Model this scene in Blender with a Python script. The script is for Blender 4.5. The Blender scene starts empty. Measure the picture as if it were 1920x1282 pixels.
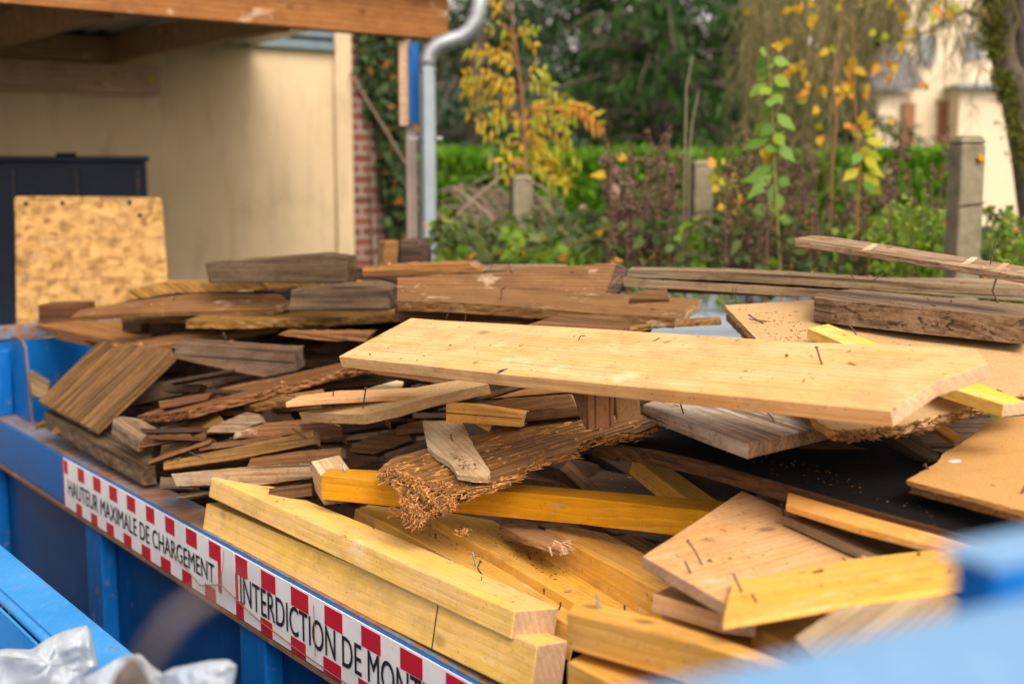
import bpy, bmesh, math, random
from mathutils import Vector, Matrix, noise
R = math.radians
SC = bpy.context.scene
COL = SC.collection
rng = random.Random(7)

# ---------------------------------------------------------------- camera
CAMZ = 2.0
FPX = 2350.0
PITCH = math.atan(320.0 / FPX)
cam_d = bpy.data.cameras.new('camera')
cam = bpy.data.objects.new('camera', cam_d); COL.objects.link(cam)
cam_d.sensor_width = 36.0
cam_d.lens = FPX / 1920 * 36.0
cam.location = (0, 0, CAMZ)
cam.rotation_euler = (R(90) - PITCH, 0, 0)
cam_d.clip_start = 0.05; cam_d.clip_end = 400
cam_d.dof.use_dof = True
cam_d.dof.focus_distance = 2.6
cam_d.dof.aperture_fstop = 2.5
SC.camera = cam
# ---------------------------------------------------------------- sky and sun
w = bpy.data.worlds.new('World'); SC.world = w; w.use_nodes = True
wn = w.node_tree; wn.nodes.clear()
sky = wn.nodes.new('ShaderNodeTexSky'); sky.sky_type = 'NISHITA'; sky.sun_disc = False
SUN_EL, SUN_AZ = R(47), R(156)      # azimuth measured from +Y towards +X: behind the camera and to the right
sky.sun_elevation = SUN_EL; sky.sun_rotation = SUN_AZ
sky.air_density = 1.0; sky.dust_density = 4.0; sky.ozone_density = 0.6
bg = wn.nodes.new('ShaderNodeBackground'); bg.inputs[1].default_value = 0.15
wo = wn.nodes.new('ShaderNodeOutputWorld')
hs_ = wn.nodes.new('ShaderNodeHueSaturation'); hs_.inputs['Saturation'].default_value = 0.15   # overcast: nearly grey, slightly warm
wt = wn.nodes.new('ShaderNodeMixRGB'); wt.blend_type = 'MULTIPLY'; wt.inputs[0].default_value = 1; wt.inputs[2].default_value = (1.15, .985, .89, 1)
wn.links.new(sky.outputs[0], hs_.inputs['Color']); wn.links.new(hs_.outputs[0], wt.inputs[1]); wn.links.new(wt.outputs[0], bg.inputs[0]); wn.links.new(bg.outputs[0], wo.inputs[0])
sd = bpy.data.lights.new('sun', 'SUN'); sd.energy = 1.0; sd.angle = R(40); sd.color = (1.0, 0.93, 0.82)
so = bpy.data.objects.new('sun', sd); COL.objects.link(so)
sdir = Vector((math.sin(SUN_AZ) * math.cos(SUN_EL), math.cos(SUN_AZ) * math.cos(SUN_EL), math.sin(SUN_EL)))
so.rotation_euler = sdir.to_track_quat('Z', 'Y').to_euler()
so.location = (-5, -5, 12)
SC.view_settings.view_transform = 'Standard'; SC.view_settings.look = 'None'
SC.view_settings.gamma = 1.0; SC.view_settings.exposure = 0.92
SC.cycles.max_bounces = 6; SC.cycles.transparent_max_bounces = 8
SC.cycles.use_denoising = True

# ---------------------------------------------------------------- geometry helpers
def ray(px, py):
    u = (px - 960) / FPX; v = (641 - py) / FPX
    cp, sp = math.cos(PITCH), math.sin(PITCH)
    return Vector((u, cp + v * sp, -sp + v * cp))
CP = Vector((0, 0, CAMZ))
def U(px, py, d):
    r = ray(px, py); return CP + r * (d / r.y)
def onz(px, py, z):
    r = ray(px, py); return CP + r * ((z - CAMZ) / r.z)
def onplane(px, py, p0, n):
    r = ray(px, py); return CP + r * ((p0 - CP).dot(n) / r.dot(n))

def tag(o, label=None, cat=None, group=None, kind=None):
    if label: o['label'] = label
    if cat: o['category'] = cat
    if group: o['group'] = group
    if kind: o['kind'] = kind
    return o

def mk(name, verts, faces, mats, parent=None, M=None, smooth=False, midx=None):
    """one mesh object from world-space verts; M = its world matrix"""
    me = bpy.data.meshes.new(name)
    MM = M if M is not None else (parent.matrix_world if parent is not None else Matrix.Identity(4))
    inv = MM.inverted()
    me.from_pydata([inv @ Vector(v) for v in verts], [], faces)
    if not isinstance(mats, (list, tuple)): mats = [mats]
    for m in mats: me.materials.append(m)
    if midx is not None: me.polygons.foreach_set('material_index', midx)
    if smooth: me.polygons.foreach_set('use_smooth', [True] * len(me.polygons))
    me.update()
    o = bpy.data.objects.new(name, me); COL.objects.link(o)
    if parent is not None: o.parent = parent
    else: o.matrix_world = MM
    return o

def empty(name, loc, rz=0.0):
    o = bpy.data.objects.new(name, None); COL.objects.link(o)
    o.empty_display_size = 0.1
    o.matrix_world = Matrix.Translation(loc) @ Matrix.Rotation(rz, 4, 'Z')
    return o

class MB:
    def __init__(s): s.v = []; s.f = []; s.m = []
    def poly(s, pts, mi=0):
        b = len(s.v); s.v += [tuple(p) for p in pts]; s.f.append(list(range(b, b + len(pts)))); s.m.append(mi)
    def hexa(s, a, mi=0):      # 8 points: bottom ring, top ring
        b = len(s.v); s.v += [tuple(p) for p in a]
        for q in ((3, 2, 1, 0), (4, 5, 6, 7), (0, 1, 5, 4), (1, 2, 6, 5), (2, 3, 7, 6), (3, 0, 4, 7)):
            s.f.append([b + i for i in q]); s.m.append(mi)
    def box(s, o, ax, ay, az, mi=0):   # origin corner and three edge vectors
        o = Vector(o); ax = Vector(ax); ay = Vector(ay); az = Vector(az)
        s.hexa([o, o + ax, o + ax + ay, o + ay, o + az, o + ax + az, o + ax + ay + az, o + ay + az], mi)
    def tube(s, pts, rad, n=8, mi=0, cap=True):
        pts = [Vector(p) for p in pts]
        if not isinstance(rad, (list, tuple)): rad = [rad] * len(pts)
        b = len(s.v); prev = None
        for i, p in enumerate(pts):
            t = (pts[min(i + 1, len(pts) - 1)] - pts[max(i - 1, 0)]).normalized()
            if prev is None:
                a = t.cross(Vector((0, 0, 1)))
                if a.length < .1: a = t.cross(Vector((1, 0, 0)))
            else: a = prev - t * prev.dot(t)
            a.normalize(); prev = a; c = t.cross(a)
            for k in range(n):
                an = 2 * math.pi * k / n
                s.v.append(tuple(p + (a * math.cos(an) + c * math.sin(an)) * rad[i]))
        for i in range(len(pts) - 1):
            for k in range(n):
                k2 = (k + 1) % n
                s.f.append([b + i * n + k, b + i * n + k2, b + (i + 1) * n + k2, b + (i + 1) * n + k]); s.m.append(mi)
        if cap:
            s.f.append([b + k for k in reversed(range(n))]); s.m.append(mi)
            e = b + (len(pts) - 1) * n
            s.f.append([e + k for k in range(n)]); s.m.append(mi)
    def build(s, name, mats, parent=None, M=None, smooth=False, bevel=0):
        o = mk(name, s.v, s.f, mats, parent, M, smooth, s.m)
        if bevel: addbevel(o, bevel)
        return o

def addbevel(o, wd, seg=2, ang=35):
    b = o.modifiers.new('bevel', 'BEVEL'); b.width = wd; b.segments = seg; b.limit_method = 'ANGLE'; b.angle_limit = R(ang)

# ---------------------------------------------------------------- materials
class NT:
    def __init__(s, name):
        s.m = bpy.data.materials.new(name); s.m.use_nodes = True
        s.t = s.m.node_tree; s.t.nodes.clear()
        s.out = s.t.nodes.new('ShaderNodeOutputMaterial')
        s.b = s.t.nodes.new('ShaderNodeBsdfPrincipled')
        s.t.links.new(s.b.outputs[0], s.out.inputs[0])
    def n(s, typ, **kw):
        nd = s.t.nodes.new('ShaderNode' + typ)
        for k, v in kw.items(): setattr(nd, k, v)
        return nd
    def put(s, sock, val):
        if isinstance(val, bpy.types.NodeSocket): s.t.links.new(val, sock)
        elif val is not None:
            if isinstance(val, (tuple, list)) and len(val) == 3 and sock.type == 'RGBA': val = (*val, 1)
            sock.default_value = val
    def coord(s, which='Object'): return s.n('TexCoord').outputs[which]
    def mapping(s, vec, scale=(1, 1, 1), loc=(0, 0, 0), rot=(0, 0, 0)):
        m = s.n('Mapping'); s.put(m.inputs[0], vec)
        s.put(m.inputs['Location'], loc); m.inputs['Rotation'].default_value = rot; m.inputs['Scale'].default_value = scale
        return m.outputs[0]
    def noise(s, vec, scale=5, detail=3, rough=.5, dist=0):
        m = s.n('TexNoise'); s.put(m.inputs['Vector'], vec)
        m.inputs['Scale'].default_value = scale; m.inputs['Detail'].default_value = detail
        m.inputs['Roughness'].default_value = rough; m.inputs['Distortion'].default_value = dist
        return m.outputs[0]
    def ramp(s, fac, a, b, lo=(0, 0, 0), hi=(1, 1, 1)):
        m = s.n('ValToRGB'); s.put(m.inputs[0], fac)
        m.color_ramp.elements[0].position = a; m.color_ramp.elements[0].color = (*lo, 1)
        m.color_ramp.elements[1].position = b; m.color_ramp.elements[1].color = (*hi, 1)
        return m.outputs[0]
    def mix(s, fac, a, b, mode='MIX'):
        m = s.n('MixRGB', blend_type=mode); s.put(m.inputs[0], fac); s.put(m.inputs[1], a); s.put(m.inputs[2], b)
        return m.outputs[0]
    def math(s, op, a, b=None):
        m = s.n('Math', operation=op); s.put(m.inputs[0], a)
        if b is not None: s.put(m.inputs[1], b)
        return m.outputs[0]
    def vmath(s, op, a, b):
        m = s.n('VectorMath', operation=op); s.put(m.inputs[0], a); s.put(m.inputs[1], b)
        return m.outputs[0]
    def bump(s, h, strength=.3, dist=.002):
        m = s.n('Bump'); s.put(m.inputs['Height'], h); m.inputs['Strength'].default_value = strength; m.inputs['Distance'].default_value = dist
        s.t.links.new(m.outputs[0], s.b.inputs['Normal'])
    def fin(s, col, rough=.7, spec=.3, metal=0.0):
        s.put(s.b.inputs['Base Color'], col); s.put(s.b.inputs['Roughness'], rough)
        s.b.inputs['Specular IOR Level'].default_value = spec; s.put(s.b.inputs['Metallic'], metal)
        return s.m

def wood(name, c1, c2, stain, stain_amt=.35, grain=.5, dirt=.3, knots=.8, rough=.72, bump=.35, ringscale=28, grey=None, grey_amt=0, fib=1.0, saw=.0, vary=.18, streak=None):
    if streak is None: streak = .15 if vary < .1 else .75
    t = NT(name)
    oi = t.n('ObjectInfo').outputs['Random']
    rv = t.n('CombineXYZ'); t.put(rv.inputs[0], t.math('MULTIPLY', oi, 37.0)); t.put(rv.inputs[1], t.math('ADD', t.math('MULTIPLY', oi, .9), .09)); t.put(rv.inputs[2], t.math('ADD', t.math('MULTIPLY', oi, .5), .07))
    v = t.vmath('ADD', t.coord(), rv.outputs[0])
    vs = t.mapping(v, (.16, 1, 1))
    wob = t.noise(t.mapping(v, (1.2, 5, 5)), 3, 2)
    wv = t.n('TexWave', wave_type='RINGS', rings_direction='X', wave_profile='SAW'); t.put(wv.inputs[0], vs)
    wv.inputs['Scale'].default_value = ringscale; wv.inputs['Distortion'].default_value = 3.0
    wv.inputs['Detail'].default_value = 2; wv.inputs['Detail Scale'].default_value = 1.2
    fibre = t.noise(t.mapping(v, (7, 260 * fib, 260 * fib)), 1, 3, .6)
    fib2 = t.noise(t.mapping(v, (2.2, 55, 55)), 1, 3, .65)
    g = t.mix(.72 if streak > .3 else .6, t.ramp(wv.outputs['Fac'], .1, .95), fib2)
    g = t.mix(.38, g, fibre)
    col = t.mix(t.ramp(g, .5 - .15 / max(grain, .1) * .5, .5 + .17 / max(grain, .1) * .5), c2, c1)
    patch = t.noise(t.mapping(v, (2.5, 9, 9)), 1.6, 4, .6)
    col = t.mix(t.math('MULTIPLY', t.ramp(patch, .42, .68), stain_amt), col, stain)
    if grey is not None:
        gp = t.noise(t.mapping(v, (1.3, 6, 6)), 2.2, 5, .65)
        col = t.mix(t.math('MULTIPLY', t.ramp(gp, .5 - .3 * grey_amt, .75 - .3 * grey_amt), .85), col, grey)
    st = t.noise(t.mapping(v, (1.1, 30, 30)), 1.3, 4, .7)
    col = t.mix(t.math('MULTIPLY', t.ramp(st, .5, .64), streak), col, tuple(x * .32 for x in c2))
    lt = t.noise(t.mapping(v, (1.7, 16, 16), loc=(3, 7, 1)), 1.3, 4, .65)
    col = t.mix(t.math('MULTIPLY', t.ramp(lt, .54, .7), streak * .5), col, tuple(min(1, x * 1.45) for x in c1))
    ck = t.noise(t.mapping(v, (1.6, 110, 110), loc=(9, 1, 4)), 1, 2, .5)
    col = t.mix(t.math('MULTIPLY', t.ramp(ck, .60, .67), min(1, streak * 1.1)), col, tuple(x * .2 for x in c2))
    sm_ = t.noise(t.mapping(v, (4, 7, 7), loc=(2, 8, 5)), 1.7, 5, .7)
    if streak <= .3:
        col = t.mix(t.math('MULTIPLY', t.ramp(sm_, .60, .70), .45), col, (.80, .68, .50))
        dk = t.noise(t.mapping(v, (3, 6, 6), loc=(7, 3, 9)), 2.3, 5, .7)
        col = t.mix(t.math('MULTIPLY', t.ramp(dk, .50, .68), .5), col, tuple(x * .55 for x in c2))
        gd = t.noise(t.mapping(v, (5, 9, 9), loc=(1, 6, 2)), 2.0, 5, .75)
        col = t.mix(t.math('MULTIPLY', t.ramp(gd, .60, .74), .45), col, (.30, .25, .18))
    # knots
    vk = t.n('TexVoronoi'); t.put(vk.inputs['Vector'], t.mapping(v, (5, 9, 9))); vk.inputs['Scale'].default_value = 1.0
    kn = t.ramp(vk.outputs['Distance'], .07, .14, (1, 1, 1), (0, 0, 0))
    col = t.mix(t.math('MULTIPLY', kn, knots), col, tuple(x * .35 for x in c2))
    mo = t.ramp(t.noise(v, 28, 5, .75), .5, .68)
    col = t.mix(t.math('MULTIPLY', mo, min(.5, streak * .6)), col, tuple(x * .5 for x in c2))
    # scratches and dirt specks
    sp = t.ramp(t.noise(v, 105, 2, .6), .635, .70)
    col = t.mix(t.math('MULTIPLY', sp, dirt), col, (.06, .035, .018))
    dt = t.ramp(t.noise(v, 14, 5, .7), .58, .78)
    col = t.mix(t.math('MULTIPLY', dt, dirt * .8), col, tuple(x * .45 for x in c2))
    sc = t.ramp(t.noise(t.mapping(v, (30, 900, 200), rot=(0, 0, .25)), 1, 1, .5), .74, .8)
    col = t.mix(t.math('MULTIPLY', sc, dirt * .7), col, (.09, .05, .025))
    if saw:
        sw = t.n('TexWave', bands_direction='X'); t.put(sw.inputs[0], t.mapping(v, (1, .35, .35), rot=(0, 0, .5))); sw.inputs['Scale'].default_value = 60; sw.inputs['Distortion'].default_value = 1.5
        col = t.mix(t.math('MULTIPLY', sw.outputs['Fac'], saw), col, tuple(x * .6 for x in c2))
    hs = t.n('HueSaturation'); t.put(hs.inputs['Color'], col)
    t.put(hs.inputs['Value'], t.math('ADD', 1 - vary, t.math('MULTIPLY', t.math('FRACT', t.math('MULTIPLY', oi, 17.3)), 2 * vary)))
    t.put(hs.inputs['Hue'], t.math('ADD', .5 - .006, t.math('MULTIPLY', t.math('FRACT', t.math('MULTIPLY', oi, 7.7)), .016))); hs.inputs['Saturation'].default_value = 1.08
    h = t.mix(.5, fibre, fib2)
    h = t.mix(.35, h, t.noise(v, 60, 3, .6))
    t.bump(t.mix(.4, h, t.ramp(ck, .67, .55)) if streak > .3 else h, min(1, bump * 1.3), .005)
    return t.fin(hs.outputs[0], rough, .25)

M = {}
M['pale'] = wood('pale_new_pine', (.68, .445, .245), (.575, .345, .165), (.56, .28, .09), .6, .5, .35, .75, saw=.1, vary=.07)
M['yellow'] = wood('yellow_stained_pine', (0.847, 0.586, 0.273), (0.75, 0.472, 0.176), (0.847, 0.557, 0.103), .6, .45, .3, .6, saw=.12, vary=.06)
M['gold'] = wood('golden_formwork_pine', (0.726, 0.43, 0.164), (0.581, 0.303, 0.0908), (0.69, 0.351, 0.0605), .6, .45, .42, .8, vary=.07)
M['orange'] = wood('orange_glazed_beam', (.60, .31, .065), (.48, .22, .032), (.62, .285, .02), .6, .5, .25, .8, bump=.25, vary=.03)
M['brightyellow'] = wood('bright_yellow_batten', (.76, .54, .24), (.72, .46, .12), (.76, .46, .02), .8, .4, .1, .3, vary=.03)
M['straw'] = wood('shredded_straw_wood', (0.373, 0.219, 0.081), (0.227, 0.113, 0.0365), (0.194, 0.0891, 0.0243), .6, .9, .5, .5, bump=.8)
M['tan'] = wood('tan_board', (0.303, 0.173, 0.0723), (0.188, 0.0901, 0.0325), (0.159, 0.0723, 0.0253), .6, .8, .5, .8, bump=.6)
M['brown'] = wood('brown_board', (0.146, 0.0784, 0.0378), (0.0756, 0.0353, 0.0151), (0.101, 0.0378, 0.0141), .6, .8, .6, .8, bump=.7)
M['panel'] = wood('stained_groove_panel', (0.217, 0.119, 0.0542), (0.13, 0.0687, 0.0289), (0.0723, 0.0361, 0.0159), .6, .9, .5, .6, bump=.5, streak=.9)
M['reddish'] = wood('reddish_brown_board', (0.216, 0.115, 0.0523), (0.139, 0.0663, 0.0265), (0.0836, 0.0362, 0.0153), .5, .8, .5, .9, bump=.6, vary=.08)
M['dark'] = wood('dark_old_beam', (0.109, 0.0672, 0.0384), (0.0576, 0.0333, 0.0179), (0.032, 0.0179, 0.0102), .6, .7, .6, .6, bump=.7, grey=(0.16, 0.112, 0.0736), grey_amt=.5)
M['greyed'] = wood('grey_weathered_board', (0.3, 0.203, 0.113), (0.138, 0.0851, 0.0421), (0.138, 0.077, 0.0365), .5, .9, .5, .7, bump=1.0, grey=(0.292, 0.223, 0.15), grey_amt=.5)
M['streaky'] = wood('grey_streaked_plank', (.42, .29, .17), (.24, .14, .07), (.14, .08, .04), .6, .9, .5, .5, bump=.8, grey=(.50, .45, .37), grey_amt=.45, streak=.9)
M['lightgrey'] = wood('pale_weathered_board', (.50, .37, .22), (.36, .24, .12), (.26, .17, .09), .45, .8, .5, .6, bump=.6, grey=(.47, .40, .27), grey_amt=.4, streak=.3)
M['rot'] = wood('rotten_fibrous_wood', (.36, .18, .065), (.15, .066, .03), (.14, .06, .035), .6, 1.0, .6, .3, bump=1.0, fib=.3, streak=.9)
M['bark'] = wood('bark_covered_end', (.12, .08, .055), (.05, .03, .02), (.03, .02, .012), .6, 1.3, .6, .2, bump=1.0, fib=.3)
M['pink'] = wood('pinkish_clean_block', (.52, .30, .17), (.42, .22, .11), (.36, .17, .08), .4, .4, .25, .5)
M['glazedbeam'] = wood('glazed_shed_timber', (.36, .175, .07), (.25, .11, .04), (.17, .075, .03), .5, .7, .3, .8, ringscale=12, vary=.03)
M['shedwood'] = wood('raw_shed_timber', (.40, .25, .14), (.29, .175, .09), (.2, .11, .055), .5, .6, .3, .6, ringscale=12, vary=.05)
M['ledger'] = wood('pale_ledger_timber', (.60, .43, .30), (.48, .33, .22), (.38, .26, .16), .5, .6, .3, .6, ringscale=12, vary=.05)

M['endnew'] = wood('clean_sawn_end', (.60, .42, .28), (.48, .31, .19), (.42, .27, .17), .5, .5, .3, .0, ringscale=22, streak=.1)
M['endold'] = wood('old_sawn_end', (.40, .28, .17), (.26, .165, .09), (.18, .11, .06), .6, .7, .5, .0, ringscale=22, streak=.5)
def chip(name, c1, c2):
    t = NT(name); v = t.coord()
    a = t.noise(v, 220, 3, .7); b = t.noise(v, 35, 3, .6); c = t.noise(v, 4, 4, .6)
    col = t.mix(t.ramp(a, .35, .68), c2, c1)
    col = t.mix(t.math('MULTIPLY', t.ramp(b, .5, .75), .35), col, tuple(x * .7 for x in c2))
    col = t.mix(t.math('MULTIPLY', t.ramp(c, .5, .72), .4), col, tuple(x * .72 for x in c1))
    sp = t.ramp(t.noise(v, 90, 2, .6), .68, .73)
    pat = t.ramp(t.noise(v, 9, 2, .6), .52, .66)
    col = t.mix(t.math('MULTIPLY', t.math('MULTIPLY', sp, pat), .85), col, (.05, .025, .012))
    t.bump(a, .5, .002)
    return t.fin(col, .8, .15)
M['chip'] = chip('chipboard', (.55, .37, .18), (.42, .26, .11))
M['chipgold'] = chip('orange_chipboard', (.60, .36, .13), (.45, .24, .075))
M['chipedge'] = chip('broken_chipboard_edge', (.38, .21, .08), (.13, .06, .022))

def osbmat():
    t = NT('strand_board'); v = t.coord()
    vd = t.vmath('ADD', v, t.mapping(t.noise(v, 14, 3), (.02, .02, .02)))
    def flakes(sc, rot):
        vo = t.n('TexVoronoi'); t.put(vo.inputs['Vector'], t.mapping(vd, sc, rot=rot)); vo.inputs['Scale'].default_value = 1
        s_ = t.n('SeparateColor'); t.put(s_.inputs[0], vo.outputs['Color']); return s_.outputs[0]
    c1 = flakes((18, 50, 30), (0, 0, .6)); c2 = flakes((52, 17, 30), (0, 0, .35)); c3 = flakes((24, 40, 30), (0, 0, -1.1))
    m = t.mix(.5, t.mix(.5, c1, c2), c3)
    r = t.n('ValToRGB'); t.put(r.inputs[0], m); e = r.color_ramp.elements
    e[0].position = .1; e[0].color = (.22, .11, .035, 1); e[1].position = .9; e[1].color = (.56, .36, .14, 1)
    x = e.new(.4); x.color = (.40, .23, .075, 1); x = e.new(.6); x.color = (.49, .295, .10, 1)
    d = t.ramp(t.noise(v, 9, 5, .7), .56, .70)
    col = t.mix(t.math('MULTIPLY', d, .6), r.outputs[0], (.16, .09, .045))
    sx_ = t.n('SeparateXYZ'); t.put(sx_.inputs[0], v)
    ln = t.ramp(t.math('ABSOLUTE', t.math('SUBTRACT', t.math('FRACT', t.math('MULTIPLY', sx_.outputs[1], 5.6)), .5)), .0, .035, (1, 1, 1), (0, 0, 0))
    col = t.mix(t.math('MULTIPLY', ln, .45), col, (.14, .07, .03))
    gy = t.ramp(t.noise(t.mapping(v, loc=(5, 2, 1)), 13, 4, .7), .58, .68)
    col = t.mix(t.math('MULTIPLY', gy, .55), col, (.22, .17, .12))
    t.bump(m, .4, .003)
    return t.fin(col, .75, .2)
M['osb'] = osbmat()

def steel(name, base, base2, rust_amt, scratch=.3, edge=0.0, rough=.45):
    t = NT(name); v = t.coord()
    n1 = t.noise(v, 3.5, 5, .65); n2 = t.noise(v, 26, 5, .7); n3 = t.noise(t.mapping(v, (25, 3, 3)), 6, 3, .6)
    col = t.mix(t.ramp(n1, .3, .7), base, base2)
    col = t.mix(t.math('MULTIPLY', t.ramp(n3, .55, .8), scratch), col, tuple(min(1, x * 1.3 + .12) for x in base))
    r1 = t.ramp(t.mix(.55, n1, n2), .64 - rust_amt, .70 - rust_amt)
    rustc = t.mix(t.noise(v, 60, 3, .6), (.27, .13, .065), (.15, .07, .04))
    rustc = t.mix(t.ramp(t.noise(v, 17, 3), .45, .7), rustc, (.28, .16, .095))
    col = t.mix(r1, col, rustc)
    t.bump(t.mix(.5, n2, t.ramp(t.mix(.55, n1, n2), .6 - rust_amt, .72 - rust_amt)), .3, .003)
    rg = t.mix(r1, (rough,) * 3, (.85, .85, .85))
    return t.fin(col, rg, .18)
M['blue'] = steel('blue_painted_steel', (.002, .125, .42), (.002, .09, .32), .06, .25)
M['darkblue'] = steel('deep_blue_painted_steel', (.001, .065, .24), (.001, .045, .17), .03, .2)
M['bluerim'] = steel('worn_blue_rim', (.12, .19, .28), (.16, .14, .13), .175, .6)
M['skyblue'] = steel('light_blue_painted_steel', (.02, .19, .52), (.05, .27, .60), .04, .5, rough=.6)
M['rustedge'] = steel('rusty_edge', (.16, .10, .07), (.10, .07, .06), .2, .1)

def plain(name, col, rough=.6, spec=.3, metal=0, nscale=8, amt=.25, col2=None, bump=.15, coords='Object'):
    t = NT(name); v = t.coord(coords)
    n1 = t.noise(v, nscale, 4, .6)
    c = t.mix(t.ramp(n1, .3, .75), col, col2 if col2 else tuple(x * (1 - amt) for x in col))
    t.bump(t.noise(v, nscale * 8, 3), bump, .003)
    return t.fin(c, rough, spec, metal)
def signwhite():
    t = NT('scuffed_white_sign'); v = t.coord()
    c = t.mix(t.ramp(t.noise(v, 9, 4, .6), .4, .75), (.74, .75, .76), (.62, .64, .66))
    s = t.ramp(t.noise(t.mapping(v, (14, 14, 3)), 6, 3, .65), .68, .74)
    c = t.mix(t.math('MULTIPLY', s, .6), c, (.24, .2, .15))
    s2 = t.ramp(t.noise(v, 70, 3, .7), .68, .74)
    c = t.mix(t.math('MULTIPLY', s2, .5), c, (.3, .26, .2))
    return t.fin(c, .4, .4)
M['white'] = signwhite()
M['red'] = plain('sign_red', (.50, .012, .03), .4, .4, nscale=14, amt=.25, col2=(.40, .015, .03))
M['ink'] = plain('sign_black', (.015, .018, .03), .5)
M['nail'] = plain('rusty_nail', (.13, .085, .065), .6, .4, .5, nscale=300, amt=.5)
M['screw'] = plain('zinc_screw', (.26, .31, .36), .35, .5, .7, nscale=60)
M['paleblue'] = steel('skylit_blue_steel', (.15, .30, .50), (.12, .27, .47), -.05, .5, rough=.5)  # sky light on the barrier's top faces put into a paler blue
M['soot'] = plain('black_bitumen_face', (.006, .006, .007), 1.0, .05, nscale=6, amt=.4, col2=(.012, .011, .010), bump=.6)
M['scrap'] = wood('shaded_scrap_wood', (.06, .03, .014), (.03, .015, .008), (.02, .01, .005), .6, .8, .5, .5)  # near-black colour carries the shade between the boards
M['splinter'] = plain('wood_fibre', (.54, .28, .09), .8, .1, nscale=30, amt=.5, col2=(.34, .15, .045))
M['fibredark'] = plain('dark_wood_fibre', (.20, .095, .04), .85, .1, nscale=30, amt=.5, col2=(.09, .04, .02))
M['splinterpale'] = plain('pale_splinter', (.60, .36, .20), .8, .1, nscale=30, amt=.3)
M['sawdust'] = plain('bark_crumb', (.16, .07, .03), .9, .1, nscale=40, amt=.5)
# ================================================================ the skips
RIM = CAMZ - 0.88
A = onz(117.5, 854, RIM); B = onz(857, 1260, RIM)
D1 = (A - B).normalized()                      # along the skip, away and to the left
D2 = Vector((-D1.y * -1, -D1.x, 0)).normalized()
D2 = Vector((D1.y, -D1.x, 0)).normalized()     # across the skip, away and to the right
UP = Vector((0, 0, 1))
FAR = (onz(-60, 756, RIM) - B).dot(D1)
def S(s, t, z):                                # skip coordinates: s along from B, t across inwards, z above the rim
    p = B + D1 * s + D2 * t; return Vector((p.x, p.y, RIM + z))
skip = empty('waste_skip', S(1, 1.2, -RIM)); 
tag(skip, 'deep blue steel skip full of scrap timber with red and white warning strips', 'skip')
SN = -1.2; SW = 2.35
def sbox(mb, s0, s1, t0, t1, z0, z1, mi=0): mb.box(S(s0, t0, z0), D1 * (s1 - s0), D2 * (t1 - t0), UP * (z1 - z0), mi)
mb = MB(); sbox(mb, SN, FAR, 0, .10, -.16, 0)
rim = mb.build('rim', [M['blue']], skip, bevel=.006)
mb = MB(); sbox(mb, SN, FAR, .004, .096, .0006, .003); mb.build('rim_top', [M['bluerim']], skip)
mb = MB(); sbox(mb, SN, FAR, SW - .10, SW, -.16, 0); mb.build('rim', [M['bluerim']], skip, bevel=.006)
mb = MB(); sbox(mb, SN + .03, FAR - .03, .055, .065, -RIM + .12, -.162); mb.build('side_wall', [M['darkblue']], skip)
mb = MB(); sbox(mb, SN + .03, FAR - .03, SW - .065, SW - .055, -RIM + .12, -.162); mb.build('side_wall', [M['darkblue']], skip)
mb = MB(); sbox(mb, SN + .02, FAR - .02, .02, SW - .02, -RIM + .06, -RIM + .115); mb.build('floor_panel', [M['darkblue']], skip)
for t in (.35, SW - .45):
    mb = MB(); sbox(mb, SN + .1, FAR - .1, t, t + .1, -RIM, -RIM + .058); mb.build('runner', [M['darkblue']], skip)
for px in (150, 440, 880, -40):
    s0 = (onz(px, 854 + .549 * (px - 117.5), RIM) - B).dot(D1)
    mb = MB(); sbox(mb, s0 - .13, s0, .006, .054, -RIM + .12, -.163); mb.build('rib', [M['blue']], skip, bevel=.004)
mb = MB(); mb.tube([S(SN, .045, -.165), S(FAR, .045, -.165)], .012, 6); 
sbox(mb, SN, FAR, -.004, .02, -.172, -.162); mb.build('rusty_lip', [M['rustedge']], skip)
# far end wall with its top rail, corner post and gusset
HE = .283
mb = MB(); sbox(mb, FAR, FAR + .012, -.0, SW, -RIM + .12, HE - .055); mb.build('end_wall', [M['blue']], skip)
mb = MB(); sbox(mb, FAR - .01, FAR + .07, -.02, SW + .02, HE - .05, HE); mb.build('end_rail', [M['bluerim']], skip, bevel=.006)
pg = onz(62, 797, RIM)
tg = (pg - B).dot(D2)
mb = MB(); sg = (onplane(24, 700, pg, D2) - B).dot(D1)
sbox(mb, sg, FAR - .012, tg - .07, tg - .002, .002, .245); mb.build('corner_post', [M['blue']], skip, bevel=.008)
gp = [onplane(x, y, pg, D2) for x, y in ((22, 631), (34, 633), (43, 640), (48, 652), (55, 715), (62, 796), (22, 775))]
gp[5].z = RIM + .002; gp[6].z = RIM + .002
mb = MB(); n = len(gp); q = [p + D2 * .006 for p in gp]
mb.v = [tuple(p) for p in gp + q]; mb.f = [list(range(n)), list(range(2 * n - 1, n - 1, -1))] + [[i, i + n, (i + 1) % n + n, (i + 1) % n] for i in range(n)]; mb.m = [0] * len(mb.f)
mb.build('gusset_plate', [M['blue']], skip)
mb = MB(); mb.tube([p - D2 * .001 for p in gp[:6]], .0045, 6); mb.build('gusset_edge', [M['rustedge']], skip)
mb = MB(); sbox(mb, SN, SN + .012, 0.102, SW - .102, -RIM + .12, 0); mb.build('end_wall', [M['blue']], skip)

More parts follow.
